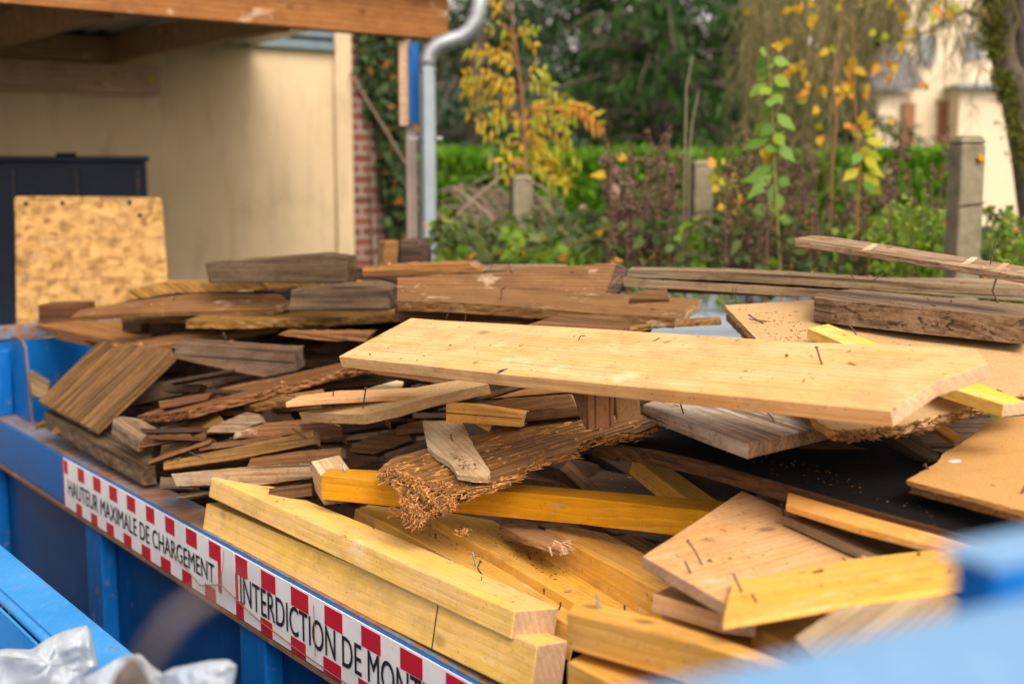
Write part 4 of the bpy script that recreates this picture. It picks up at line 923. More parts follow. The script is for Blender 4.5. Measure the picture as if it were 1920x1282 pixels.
# ================================================================ ground and setting
def groundmat():
    t = NT('gravel_yard'); v = t.coord()
    c = t.mix(t.ramp(t.noise(v, 2, 4, .6), .4, .65), (.13, .115, .095), (.09, .10, .05))
    c = t.mix(t.ramp(t.noise(v, 60, 3, .7), .4, .7), c, (.20, .18, .15))
    t.bump(t.noise(v, 80, 3), .6, .01); return t.fin(c, .95, .1)
mb = MB(); mb.poly([(-200, -60, 0), (200, -60, 0), (200, 300, 0), (-200, 300, 0)])
o = mb.build('ground', [groundmat()]); tag(o, kind='structure')
gm = plain('lawn_green', (.05, .11, .015), .95, .1, nscale=3, col2=(.09, .15, .03))
mb = MB(); a, b, c, d = U(700, 380, 8.6), U(1650, 380, 7.2), U(2500, 330, 60), U(300, 330, 60)
mb.poly([(p.x, p.y, .004) for p in (a, b, c, d)]); o = mb.build('lawn', [gm]); tag(o, kind='structure')

# ================================================================ foliage kit
def leafmat(name, c1, c2, rough=.6, trans=.25):
    t = NT(name); g = t.n('NewGeometry').outputs['Random Per Island']
    c = t.mix(g, c1, c2); t.fin(c, rough, .25)
    tr = t.n('BsdfTranslucent'); t.put(tr.inputs[0], t.mix(g, tuple(x * 1.1 for x in c1), tuple(x * 1.1 for x in c2)))
    mx = t.n('MixShader'); mx.inputs[0].default_value = trans
    t.t.links.new(t.b.outputs[0], mx.inputs[1]); t.t.links.new(tr.outputs[0], mx.inputs[2]); t.t.links.new(mx.outputs[0], t.out.inputs[0])
    return t.m
LM = {
 'spruce': leafmat('blue_spruce_needles', (.028, .055, .034), (.07, .12, .07)),
 'fir': leafmat('dark_fir_needles', (.012, .036, .008), (.042, .105, .014)),
 'fir2': leafmat('olive_conifer_needles', (.030, .058, .012), (.085, .14, .02)),
 'far': leafmat('far_tree_leaves', (.07, .085, .045), (.16, .16, .09)),
 'hedge': leafmat('bright_hedge_leaves', (.055, .165, .008), (.14, .30, .012)),
 'ivy': leafmat('ivy_leaves', (.018, .042, .014), (.06, .10, .03)),
 'ivyred': leafmat('turning_ivy_leaves', (.20, .07, .02), (.30, .14, .03)),
 'yellow': leafmat('yellow_autumn_leaves', (.50, .33, .015), (.62, .42, .03), trans=.4),
 'ygreen': leafmat('yellow_green_leaves', (.26, .33, .02), (.46, .44, .03), trans=.4),
 'orange': leafmat('orange_autumn_leaves', (.55, .23, .02), (.66, .34, .05), trans=.4),
 'green': leafmat('fresh_green_leaves', (.10, .22, .03), (.20, .34, .06), trans=.35),
 'bush': leafmat('bush_leaves', (.09, .19, .015), (.22, .34, .03), trans=.35),
 'weed': leafmat('mixed_weed_leaves', (.035, .065, .018), (.11, .15, .035)),
 'dry': leafmat('dried_flower_heads', (.10, .06, .035), (.21, .145, .095)),
 'straw': leafmat('dry_bramble_stems', (.20, .15, .11), (.34, .26, .19)),
 'twig': leafmat('olive_twigs', (.12, .11, .04), (.26, .22, .10)),
 'moss': leafmat('moss_on_bark', (.06, .075, .01), (.15, .15, .02)),
}
barkm = plain('grey_tree_bark', (.16, .13, .11), .95, .1, nscale=12, col2=(.07, .055, .045), bump=1)
stemm = plain('green_brown_stem', (.22, .20, .06), .8, .2, nscale=10)
redstem = plain('red_brown_stem', (.26, .12, .05), .8, .2, nscale=10)
class Leaf:
    def __init__(s, seed=1): s.v = []; s.f = []; s.m = []; s.r = random.Random(seed)
    def add(s, p, d, l, w_, mi=0, droop=.3, nrm=None):
        r = s.r; d = Vector(d).normalized()
        a = d.cross(nrm if nrm is not None else Vector((r.gauss(0, 1), r.gauss(0, 1), r.gauss(0, 1))))
        if a.length < 1e-3: a = Vector((1, 0, 0))
        a = a.normalized() * w_ * .5; b = len(s.v); m_ = p + d * l * .5; e = p + d * l + Vector((0, 0, -droop * l))
        q = p + d * l * .22
        s.v += [tuple(p), tuple(q + a * .8), tuple(m_ + a), tuple(e), tuple(m_ - a), tuple(q - a * .8)]; s.f.append([b, b + 1, b + 2, b + 3, b + 4, b + 5]); s.m.append(mi)
    def build(s, name, mats, parent=None):
        return mk(name, s.v, s.f, mats, parent, None, False, s.m)
def rv(r): 
    v = Vector((r.gauss(0, 1), r.gauss(0, 1), r.gauss(0, 1))); return v.normalized()

def conifer(px, d, h, rad, mat, label, n=9000, size=.13, seed=1, base=.3, name='conifer'):
    c = U(px, 321, d); c.z = 0; r = random.Random(seed)
    e = empty(name, c); tag(e, label, 'tree', 'conifers behind the hedge')
    mb = MB(); mb.tube([c, c + Vector((.05, 0, h * .5)), c + Vector((0, .05, h * .98))], [rad * .08, rad * .05, .02], 8); mb.build('trunk', [barkm], e)
    L = Leaf(seed); nb = int(n / 60)
    mb = MB()
    for i in range(nb):
        z = base + (h - base) * (r.random() ** 1.15); rr_ = rad * (1 - z / h) ** .75 * r.uniform(.55, 1.1) + .1; an = r.uniform(0, 6.283)
        dv = Vector((math.cos(an), math.sin(an), 0)); tipz = -rr_ * r.uniform(.1, .35)
        s0 = c + Vector((0, 0, z)); mb.tube([s0, s0 + dv * rr_ * .5 + Vector((0, 0, .04)), s0 + dv * rr_ + Vector((0, 0, tipz))], [.02, .012, .004], 4)
        for k in range(60):
            f = r.random() ** .7; p = s0 + dv * rr_ * f + Vector((r.gauss(0, .09) * (1 + f), r.gauss(0, .09) * (1 + f), tipz * f * f + r.gauss(0, .05)))
            L.add(p, dv * .5 + rv(r) * .7 + Vector((0, 0, -.45)), size * r.uniform(.6, 1.5), size * .32, 0, .3)
    mb.build('branches', [barkm], e)
    L.build('foliage', [mat], e); return e
conifer(890, 16, 8.5, 2.1, LM['spruce'], 'blue grey spruce directly right of the downpipe, branches down to the hedge', 11000, .15, 3)
conifer(1235, 17, 10, 2.9, LM['fir'], 'darkest green conifer at the top centre behind the hedge', 16000, .16, 5)
conifer(1090, 21, 10.5, 2.0, LM['fir2'], 'lighter olive conifer with sky gaps between the spruce and the dark conifer', 7000, .16, 6)
conifer(1440, 19, 9, 2.6, LM['fir'], 'dark conifer behind the hanging twigs, right of the centre', 12000, .16, 7)
conifer(1590, 23, 6.0, 1.8, LM['fir'], 'smaller dark conifer just left of the cream house', 6000, .16, 8)
# far wood closing the view
L = Leaf(11); r = random.Random(11)
for i in range(15000):
    px = r.uniform(500, 2100); d = r.uniform(30, 38); top = 5.6 + 2.6 * noise.noise(Vector((px * .006, 0, 0))) + 1.2 * noise.noise(Vector((px * .03, 0, 3)))
    if 1000 < px < 1100 or 1480 < px < 1560: top -= 1.2
    z = r.random() * top; p = U(px, 321, d); p.z = z
    L.add(p, rv(r), r.uniform(.3, .7), .3, 0, .2)
o = L.build('distant_wood', [LM['far']]); tag(o, 'pale grey green mass of distant trees', 'wood', kind='stuff')
# hedge
h0 = U(760, 321, 13.2); h1 = U(1800, 321, 12.2); h0.z = h1.z = 0
e = empty('hedge', (h0 + h1) / 2); tag(e, 'low clipped bright green hedge running across behind the fence posts', 'hedge')
hx = (h1 - h0); hn = Vector((-hx.y, hx.x, 0)).normalized(); hl = hx.length; hx.normalize()
HT = 2.0 + .11
mb = MB(); mb.box(h0 + hn * .2, hx * hl, hn * .7, UP * (HT - .2)); mb.build('branches', [plain('hedge_core_shade', (.012, .03, .006), .95, .05)], e)  # solid core; its near-black green stands in for shade between the leaves
L = Leaf(12); r = random.Random(12)
for i in range(22000):
    s_ = r.random() * hl; f = r.random()
    top = HT + .05 * noise.noise(Vector((s_ * 1.5, 0, 0)))
    if f < .45: p = h0 + hx * s_ + hn * r.random() * 1.1 + UP * (top + r.gauss(0, .03))
    else: p = h0 + hx * s_ + hn * r.uniform(0, .15) + UP * top * (r.random() ** .6)
    L.add(p, rv(r) + Vector((0, -.2, .8)), r.uniform(.06, .16), .045, 0, .1)
L.build('leaves', [LM['hedge']], e)

# ================================================================ fence posts
conc = plain('lichened_concrete', (.25, .22, .15), .95, .1, nscale=14, col2=(.11, .11, .06), bump=.8)
for px0, px1, py, d, lab, lich in ((962, 1002, 331, 6.9, 'short round topped concrete post farthest left, among brambles', 0), (1292, 1341, 303, 6.3, 'middle concrete fence post left of the tall green leafed plant', 0), (1789, 1855, 258, 4.7, 'tallest concrete fence post with orange lichen spot, in front of the mossy trunk', 1)):
    a = U(px0 + (px1 - px0) * (.24 if px0 > 1200 else 0), py, d); wd = (px1 - px0) / 2372 * d * (.76 if px0 > 1200 else .93)
    e = empty('fence_post', Vector((a.x + wd / 2, a.y + wd / 2, 0))); tag(e, lab, 'post', 'concrete fence posts')
    mb = MB(); mb.box((a.x, a.y, 0), (wd, .02, 0), (-.02, wd, 0), (0, 0, a.z - .022)); mb.build('shaft', [conc], e, bevel=.012)
    mb = MB(); z = a.z - .0215
    q = [Vector((a.x - .004, a.y - .004, z)), Vector((a.x + wd + .004, a.y + .016, z)), Vector((a.x + wd - .016, a.y + wd + .02, z)), Vector((a.x - .024, a.y + wd, z))]
    cc = sum(q, Vector()) / 4
    mb.hexa(q + [cc + (x - cc) * .72 + UP * .03 for x in q]); mb.build('cap', [conc], e, bevel=.01)
    if lich:
        mb = MB(); c_ = U(1840, 297, a.y - .001); mb.tube([c_ + Vector((0, .01, 0)), c_ + Vector((0, -.003, 0))], [.016, .012], 12)
        mb.build('lichen', [plain('orange_lichen', (.50, .25, .02), .95, .1)], e)
    for k, zz in enumerate((.25, .75)):
        mb = MB(); mb.tube([Vector((a.x - .003, a.y - .006, a.z - zz)), Vector((a.x + wd + .003, a.y + .014, a.z - zz + .01))], .003, 6); mb.build('wire_tie', [M['nail']], e)

# ================================================================ rendered building with brick side, ivy
rend = NT('cream_render'); v = rend.coord()
c = rend.mix(rend.ramp(rend.noise(v, 1.2, 5, .65), .35, .7), (.60, .485, .30), (.50, .395, .24))
c = rend.mix(rend.math('MULTIPLY', rend.ramp(rend.noise(rend.mapping(v, (2, 2, .6)), 2.5, 6, .7), .52, .70), .6), c, (.30, .25, .17))
rend.bump(rend.noise(v, 90, 3), .3, .003); RENDER = rend.fin(c, .92, .1)
bk_ = NT('old_red_brick'); v = bk_.coord('Generated')
br = bk_.n('TexBrick'); bk_.put(br.inputs['Vector'], bk_.mapping(bk_.coord(), (1, 1, 1), rot=(R(90), 0, 0)))
br.inputs['Color1'].default_value = (.21, .072, .048, 1); br.inputs['Color2'].default_value = (.13, .05, .036, 1); br.inputs['Mortar'].default_value = (.27, .225, .18, 1)
br.inputs['Scale'].default_value = 1; br.inputs['Mortar Size'].default_value = .012; br.inputs['Brick Width'].default_value = .23; br.inputs['Row Height'].default_value = .076
BRICK = bk_.fin(br.outputs[0], .9, .1); bk_.bump(br.outputs['Fac'], .6, .01)
W0 = U(235, 321, 8.16); W0.z = 0
def wpt(px):        # point on the wall plane under a picture column
    r = ray(px, 321); t = (W0.y - D2.y / D2.x * W0.x) / (r.y - D2.y / D2.x * r.x); return Vector((r.x * t, r.y * t, 0))
wr = wpt(660); wrot = math.atan2(D2.y, D2.x)
bd = empty('outbuilding', wpt(400), wrot); tag(bd, 'cream rendered outbuilding with a brick end and blue grey roof edge', 'building')
def wbox(name, pxa, pxb, z0, z1, off, th, mat, bev=0, parent=None, al=0, extra=0):
    a = wpt(pxa) - D2 * extra; b = wpt(pxb); mb = MB()
    mb.box(a - D1 * off + UP * z0, b - a, D1 * th, UP * (z1 - z0)); return mb.build(name, [mat], parent or bd, bevel=bev)
wbox('rendered_wall', 40, 627, 0, CAMZ + .84, 0, .25, RENDER, extra=3.0)
wbox('corner_pilaster', 627.5, 659, 0, CAMZ + 1.9, .035, .28, RENDER, .01)
wbox('brick_wall', 659.5, 745, 0, CAMZ + 1.9, -.01, .22, BRICK)
zinc = plain('blue_grey_zinc', (.20, .27, .30), .45, .5, .6, nscale=12, col2=(.13, .18, .21))
zincd = plain('dark_gap', (.02, .025, .03), .8)
for z0, z1, off, m_ in ((.842, .90, .06, zinc), (.902, .925, .02, zincd), (.927, .99, .05, zinc), (.992, 1.5, .02, zinc)):
    wbox('roof_edge', 60, 626, CAMZ + z0, CAMZ + z1, off, .2, m_, extra=2)
e = empty('ivy', wpt(710)); tag(e, 'dark green ivy climbing the brick end of the outbuilding', 'ivy')
L = Leaf(20); r = random.Random(20)
for i in range(5200):
    px = r.uniform(655, 775); z = r.uniform(0, 3.4); y_ = 321 - (z - CAMZ) / 9.2 * 2372
    edge = 668 if y_ < 150 else (680 + (y_ - 150) * .14 + 16 * noise.noise(Vector((y_ * .03, 0, 0))))
    if px < edge + r.uniform(-4, 10) or noise.noise(Vector((px * .06, y_ * .04, 0))) < -.22: continue
    p = wpt(px) + UP * z - D1 * r.uniform(.01, .12); L.add(p, rv(r) + Vector((0, -.2, -.5)), r.uniform(.04, .09), .06, 1 if r.random() < .05 else 0, .2, nrm=-D1 + rv(r) * .6)
L.build('leaves', [LM['ivy'], LM['ivyred']], e)
mb = MB()
for k in range(5):
    a = wpt(690 + k * 14) - D1 * .015; mb.tube([a, a + D2 * .03 + UP * 1, a + UP * 2, a + D2 * .04 + UP * 3], .008, 5)
mb.build('stem', [barkm], e)
mb = MB(); mb.tube([wpt(655) - D1 * .04 + UP * (CAMZ + (321 - 140) / 2372 * 9.1), U(760, 305, 8.1), U(885, 505, 7.1), U(1010, 720, 6.3)], [.007, .0065, .006, .006], 6)
o = mb.build('guy_pole', [LM['straw']]); tag(o, 'thin pale pole slanting down from the wall corner behind the downpipe', 'pole')

# ================================================================ open shed
ZB = CAMZ + .674
b0 = onz(0, 5, ZB); b1 = onz(841, 75, ZB); db = (b1 - b0).normalized()
sh = empty('open_shed', Vector((b1.x, b1.y, 0)), wrot); tag(sh, 'open timber shed roof on a post with brown front beam, above the far skip corner', 'shed')
mb = MB(); mb.box(b0 - db * 2.2, db * ((b1 - b0).length + 2.2), D1 * .09, UP * .26); mb.build('front_beam', [M['glazedbeam']], sh, bevel=.004)
for px, py in ((548, 56), (212, 32), (-170, -5)):
    a = onz(px, py, ZB); L_ = 0
    a = a + D1 * .095; n_ = 2.66
    mb = MB(); mb.box(a - D2 * .04 + UP * .004, D2 * .08, D1 * n_, UP * .16); mb.build('rafter', [M['shedwood']], sh, bevel=.003)
wl = wpt(300)
mb = MB(); mb.box(wpt(300) - D2 * 3.5 - D1 * .075 + UP * (CAMZ + .485), D2 * 3.5, D1 * .07, UP * .185); mb.build('ledger', [M['ledger']], sh, bevel=.004)
mb = MB(); c_ = wpt(280) - D1 * .075 + UP * (CAMZ + .585); mb.tube([c_, c_ - D1 * .012], .018, 10); mb.build('yellow_cap', [plain('yellow_plastic', (.55, .50, .02), .5)], sh)
mb = MB(); mb.box(wpt(215) - D2 * 3.5 - D1 * .16 + UP * (CAMZ + .68), D2 * 3.5, D1 * .07, UP * .14); mb.build('purlin', [M['shedwood']], sh)
# corrugated roof sheet
mb = MB(); R0 = b0 - db * 2.2 + D1 * .0 + UP * .265; nx, ny = 150, 2
ln = (b1 - b0).length + 2.3
for i in range(nx + 1):
    for j in range(ny + 1):
        mb.v.append(tuple(R0 + db * (ln * i / nx) + D1 * (-.12 + 2.85 * j / ny) + UP * (.012 * math.sin(i * 1.5) - .10 * j / ny)))
for i in range(nx):
    for j in range(ny):
        a = i * (ny + 1) + j; mb.f.append([a, a + 1, a + ny + 2, a + ny + 1]); mb.m.append(0)
o = mb.build('roof_sheet', [plain('galvanised_sheet', (.55, .55, .54), .5, .4, .5)], sh, smooth=True)
so_ = o.modifiers.new('solid', 'SOLIDIFY'); so_.thickness = .002
def pxbox(name, x0, x1, y0, y1, d, th, mat, parent, bev=.003):
    a = U(x0, y1, d); b = U(x1, y1, d); t_ = U(x0, y0, d)
    mb = MB(); mb.box(a, (b.x - a.x, 0, 0), (0, th, 0), (0, 0, t_.z - a.z)); return mb.build(name, [mat], parent, bevel=bev)
pxbox('post_facing', 749, 767, 77, 236, 6.52, .06, M['ledger'], sh)
pxbox('blue_strip', 768, 786, 80, 231, 6.5, .03, M['blue'], sh)
a = U(761, 236, 6.55); bq_ = U(780, 236, 6.55); mb = MB(); mb.box((a.x, a.y, 0), (bq_.x - a.x, 0, 0), (0, .06, 0), (0, 0, a.z)); mb.build('post', [plain('grey_post_timber', (.36, .29, .25), .8, .2)], sh, bevel=.003)
dp = empty('downpipe', Vector((U(801, 321, 6.4).x, 6.4, 0))); tag(dp, 'galvanised downpipe with a swan neck bend at the shed corner', 'pipe')
galv = plain('galvanised_steel', (.42, .46, .48), .38, .5, .7, nscale=10, col2=(.28, .33, .36))
rp = .041
mb = MB(); g = U(801, 128, 6.4); mb.tube([(g.x, g.y, 0.01), (g.x, g.y, .8), (g.x, g.y, g.z)], rp, 20); mb.build('pipe', [galv], dp, smooth=True)
mb = MB(); pts = [U(801, 130, 6.4), U(801, 112, 6.4), U(808, 96, 6.4), U(822, 84, 6.4), U(845, 76, 6.4), U(866, 69, 6.4), U(882, 56, 6.4), U(893, 36, 6.4), U(898, 10, 6.4), U(900, -40, 6.4)]
mb.tube(pts, rp * 1.04, 20); mb.build('swan_neck', [galv], dp, smooth=True)
for p_, q_ in ((U(843, 77, 6.4), U(849, 75, 6.4)), (U(801, 134, 6.4), U(801, 128, 6.4)), (U(895, 26, 6.4), U(896, 20, 6.4))):
    mb = MB(); mb.tube([p_, q_], rp * 1.12, 20); mb.build('joint_ring', [galv], dp, smooth=False)
c_ = U(801, 259, 6.4); mb = MB(); mb.tube([c_ - UP * .008, c_ + UP * .008], rp * 1.18, 20); mb.box(c_ + Vector((-.095, .02, -.008)), (.17, 0, 0), (0, .01, 0), (0, 0, .016)); mb.build('clamp', [galv], dp)
gv = pxbox('cover_strip', 797, 815, 126, 499, 6.345, .02, plain('blue_grey_strip', (.30, .38, .42), .5, .4, .3), dp)

# dark container and the strand board leaning before it
navy = steel('navy_container_paint', (.018, .030, .055), (.013, .02, .038), .0, .1)
ce = U(276, 321, 7.0); cn = empty('container', Vector((ce.x - 1, ce.y, 0)), wrot); tag(cn, 'dark navy metal container under the shed roof by the cream wall', 'container')
cc = Vector((ce.x, ce.y, 0)); H = CAMZ + .05
mb = MB(); mb.box(cc - Vector((2.4, .25, 0)) + UP * .1, Vector((2.4, .25, 0)), D1 * .85, UP * (H - .1)); mb.build('body', [navy], cn, bevel=.008)
mb = MB(); mb.box(cc - Vector((2.42, .27, 0)) + UP * (H + .001), Vector((2.44, .255, 0)), D1 * .88, UP * .03); mb.build('lid', [navy], cn, bevel=.006)
fd = Vector((2.4, .25, 0)).normalized()
for px in (5, 122, 236):
    q = U(px, 330, 6.8); t_ = (q.x - (cc.x - 2.4)) / 2.4; p = cc - Vector((2.4, .25, 0)) + Vector((2.4, .25, 0)) * t_
    mb = MB(); mb.box(p + Vector((0, -.014, .1)), fd * .02, Vector((0, .012, 0)), UP * (H - .14)); mb.build('rib', [steel('rusty_navy', (.05, .05, .06), (.03, .035, .05), .1, .1)], cn)
mb = MB(); q = U(115, 294, 6.9); mb.box(Vector((q.x - .05, 6.95, H + .0315)), (.1, .01, 0), (0, .04, 0), (0, 0, .018)); mb.build('lid_handle', [M['soot']], cn, bevel=.003)
for px in (60, 240):
    q = U(px, 321, 6.9); mb = MB(); mb.box(Vector((q.x, 7.05, 0)), (.1, .01, 0), (0, .5, 0), (0, 0, .099)); mb.build('foot', [navy], cn)
ob = board('strand board sheet with rounded corners leaning upright before the navy container', 'osb', (170, 500, 5.6, -.05, .06), [(34, 1180), (318, 1180), (316, 560), (302, 378), (299, 372), (293, 370), (60, 368), (31, 369), (27, 373), (29, 420)], .022, 'v', name='strand_board', cat='board', bev=.002)
p0, n = PL[ob.name]
for i, (x, y) in enumerate(((49, 382), (117, 381), (243, 380), (262, 404))):
    c_ = onplane(x, y, p0, n); mb = MB(); mb.tube([c_, c_ + n * .002], .010, 9); mb.build('dark_plug', [M['soot']], ob)

# ribbed metal seen through the gap
mb = MB(); q0 = U(1150, 640, 4.9); nx = 60
a = U(1130, 690, 4.85); b = U(1620, 690, 4.85); f0 = U(1130, 548, 5.5)
for i in range(nx + 1):
    f = i / nx; z = a.z + (f0.z - a.z) * f + .012 * math.sin(f * 22); y = a.y + (f0.y - a.y) * f
    mb.v += [(a.x, y, z), (b.x + .3, y + .1, z), (a.x, y, z - .004), (b.x + .3, y + .1, z - .004)]
for i in range(nx):
    k = 4 * i; mb.f += [[k, k + 1, k + 5, k + 4], [k + 2, k + 6, k + 7, k + 3]]; mb.m += [0, 0]
o = mb.build('ribbed_sheet', [plain('blue_grey_sheet', (.22, .27, .34), .35, .5, .3, nscale=5, col2=(.30, .36, .40))], smooth=True)
tag(o, 'blue grey ribbed metal sheet glimpsed through the gap beyond the reddish brown board', 'sheet')
pxr = U(1130, 700, 4.9)
# ================================================================ cream house behind
hw = empty('house', U(1760, 321, 22) - UP * 2); tag(hw, 'cream house with brown doors and slate annex roof beyond the trees at the right', 'house')
CW = plain('cream_house_wall', (.66, .56, .40), .9, .1, nscale=3, amt=.08)
slate = plain('slate_roof', (.15, .15, .16), .7, .3, nscale=20); shut = plain('grey_blue_frame', (.28, .34, .38), .6); brd = plain('brown_door', (.26, .115, .055), .6)
glass = plain('window_glass', (.10, .13, .16), .1, .8, nscale=2)
def hb(name, x0, x1, y0, y1, d, th, mat, bev=0, par=hw):
    a = U(x0, 321, d); b = U(x1, 321, d); z0 = 0 if y1 > 500 else U(x0, y1, d).z; z1 = U(x0, y0, d).z
    mb = MB(); mb.box((a.x, a.y, z0), (b.x - a.x, 0, 0), (0, th, 0), (0, 0, z1 - z0)); return mb.build(name, [mat], par, bevel=bev)
hb('wall', 1683, 2080, -260, 600, 22, 6, CW)
w_ = hb('window', 1713, 1744, 68, 120, 21.94, .055, shut); 
for x in (1717, 1730): g_ = hb('pane', x, x + 11, 73, 115, 21.92, .018, glass, par=w_)
w_ = hb('window', 1800, 1835, 60, 112, 21.94, .055, shut); hb('pane', 1805, 1830, 66, 107, 21.92, .018, glass, par=w_)
hb('door', 1754, 1789, 189, 600, 21.95, .045, brd); hb('lintel', 1750, 1792, 183, 188.5, 21.93, .06, CW)
hb('porch_wall', 1793, 1960, 165, 600, 21.4, .55, CW); hb('porch_roof', 1789, 1965, 157, 164, 21.2, .75, shut)
hb('annex_wall', 1640, 1700, 172, 600, 21.2, .75, CW); hb('annex_door', 1689, 1712, 192, 600, 21.1, .09, brd)
mb = MB(); q = [U(1625, 172, 21), U(1735, 168, 21), U(1700, 96, 22), U(1655, 90, 22)]; mb.hexa(q + [p + UP * .08 for p in q]); mb.build('annex_roof', [slate], hw)
mb = MB(); q = [U(1670, -262, 21.6), U(2100, -262, 21.6), U(2060, -420, 25), U(1700, -420, 25)]; mb.hexa(q + [p + UP * .12 for p in q]); mb.build('roof', [slate], hw)

# ================================================================ mossy tree with hanging twigs
tr = empty('weeping_tree', Vector((U(1930, 321, 7.6).x, 7.6, 0))); tag(tr, 'mossy leaning trunk at the right edge with thin hanging twigs', 'tree')
mb = MB(); pts = [U(1872, -160, 7.6), U(1878, 0, 7.6), U(1886, 90, 7.6), U(1912, 180, 7.6), U(1938, 290, 7.6), U(1955, 400, 7.6), U(1965, 560, 7.6)]; g = pts[-1].copy(); g.z = 0; pts.append(g)
mb.tube(pts, [.075, .085, .10, .11, .13, .14, .15, .2], 14); mb.tube([U(1912, 180, 7.6), U(1922, 60, 7.5), U(1925, -160, 7.4)], [.07, .055, .05], 10)
mb.build('trunk', [barkm], tr, smooth=True)
L = Leaf(30); r = random.Random(30)
for i in range(2600):
    y = r.uniform(-20, 190) if r.random() < .8 else r.uniform(190, 330)
    cx = 1862 + max(0, y - 70) * .27; p = U(cx + r.gauss(0, 13), y, 7.5 + r.uniform(-.03, .03))
    if noise.noise(Vector((cx * .03, y * .02, 2))) < -.25: continue
    L.add(p, rv(r) + Vector((-.3, -.5, 0)), r.uniform(.012, .04), .02, 0, .3)
L.build('moss', [LM['moss']], tr)
mb = MB(); L = Leaf(31); r = random.Random(31)
for i in range(250):
    px = r.uniform(1390, 1915) if r.random() < .75 else r.uniform(1400, 1640); y0 = r.uniform(-170, 60); d = r.uniform(7.2, 9.5)
    ln = r.uniform(90, 330) * (1.15 if px < 1650 else .6); sw = r.uniform(-45, 10)
    p0_ = U(px, y0, d); p1_ = U(px + sw * .3 + 14, y0 + ln * .35, d); p2_ = U(px + sw * .7, y0 + ln * .7, d); p3_ = U(px + sw, y0 + ln, d)
    mb.tube([p0_, p1_, p2_, p3_], [.006, .005, .0035, .0015], 4)
    for k in range(int(ln / 9)):
        f = r.random(); q = p0_.lerp(p3_, f) if f > .6 else p0_.lerp(p1_, f) ; 
        q = (p1_.lerp(p2_, (f - .33) / .33) if .33 < f < .66 else (p0_.lerp(p1_, f / .33) if f <= .33 else p2_.lerp(p3_, (f - .66) / .34)))
        L.add(q, Vector((r.uniform(-1, 1), r.uniform(-.5, .5), -1)), r.uniform(.04, .15), .006, 0, .2)
for x0, x1, y in ((1560, 1925, 10), (1480, 1890, -60), (1700, 1920, 60), (1400, 1900, -120)):
    mb.tube([U(x1, y, 8), U((x0 + x1) / 2, y - 40, 8), U(x0, y + 20, 8)], [.035, .02, .008], 6)
mb.build('hanging_twigs', [LM['twig']], tr); L.build('twiglets', [LM['twig']], tr)
L = Leaf(32); r = random.Random(32)
YL = [(1400, 18), (1487, 15), (1510, 12), (1514, 38), (1459, 85), (1508, 122), (1494, 130), (1480, 134), (1538, 167), (1512, 167), (1510, 182), (1538, 205), (1534, 250), (1585, 160), (1584, 176), (1620, 165), (1665, 145), (1672, 224), (1726, 162), (1680, 118), (1655, 118), (1645, 68), (1570, 5), (1617, 5), (1672, 8), (1700, 25), (1710, 60), (1560, 90), (1590, 120), (1600, 245), (1595, 135), (1750, 20), (1780, 12), (1690, 75)]
for x, y in YL:
    for k in range(r.choice((2, 3, 3))):
        L.add(U(x + r.uniform(-8, 8), y + r.uniform(-6, 6), 7.3), rv(r) + Vector((0, 0, -.4)), r.uniform(.05, .08), .045, r.choice((0, 0, 1, 2)) if x != 1645 else 2, .2, nrm=Vector((0, -1, 0)) + rv(r) * .5)
L.build('autumn_leaves', [LM['yellow'], LM['orange'], LM['ygreen']], tr)

# ================================================================ saplings and tall plants
sp = empty('ash_sapling', Vector((U(985, 321, 7.4).x, 7.4, 0))); tag(sp, 'sapling with yellow and orange feathered leaves right of the downpipe', 'sapling')
mb = MB(); mb.tube([Vector((U(992, 321, 7.4).x, 7.4, 0)), U(992, 430, 7.4), U(985, 300, 7.4), U(978, 170, 7.4), U(962, 60, 7.4), U(955, -20, 7.4)], [.02, .014, .011, .009, .006, .003], 6)
L = Leaf(40); r = random.Random(40)
CLf = [((955, 10), (905, 5), 0), ((955, 35), (908, 30), 0), ((960, 60), (915, 62), 2), ((962, 75), (1008, 60), 2), ((965, 72), (1000, 85), 0), ((968, 125), (882, 92), 0), ((972, 130), (905, 108), 0), ((975, 165), (875, 142), 0), ((976, 165), (880, 160), 0), ((978, 185), (873, 168), 0), ((980, 190), (890, 182), 0), ((985, 155), (1062, 190), 2), ((985, 150), (1020, 135), 2), ((985, 205), (1130, 240), 1), ((986, 200), (1120, 215), 0), ((1060, 195), (1130, 235), 1), ((982, 215), (880, 212), 0), ((984, 225), (900, 230), 0), ((986, 235), (912, 252), 2), ((988, 225), (1060, 235), 2), ((988, 235), (1068, 260), 0), ((988, 245), (1040, 250), 0), ((988, 255), (920, 290), 2), ((990, 265), (1085, 300), 2), ((988, 270), (945, 300), 0), ((990, 290), (1040, 290), 0), ((990, 300), (950, 330), 1), ((990, 300), (1068, 330), 0), ((992, 310), (1040, 345), 2), ((990, 320), (1060, 350), 0), ((960, 60), (950, 95), 0), ((975, 200), (1000, 260), 0), ((985, 240), (1020, 310), 0)]
for (x0, y0), (x1, y1), mi in CLf:
    dd = r.uniform(-.12, .12); a = U(x0, y0, 7.4); b = U(x1, y1, 7.4 + dd); m_ = (a + b) / 2 + UP * .05
    mb.tube([a, m_, b], [.004, .003, .0015], 4)
    d_ = (b - a).normalized(); pn = d_.cross(Vector((0, 1, 0))).normalized(); k = max(4, int((b - a).length / .035))
    for i in range(1, k + 1):
        f = i / k; q = a.lerp(m_, f * 2) if f < .5 else m_.lerp(b, f * 2 - 1)
        for s_ in (-1, 1):
            if r.random() < .3: continue
            L.add(q, d_ * .6 + pn * s_ * .9 + Vector((0, r.uniform(-.4, .4), -.3)), r.uniform(.045, .08), .024, (mi if r.random() < .75 else r.choice((0, 2, 2))), .3, nrm=Vector((0, -1, 0)) + rv(r) * .6)
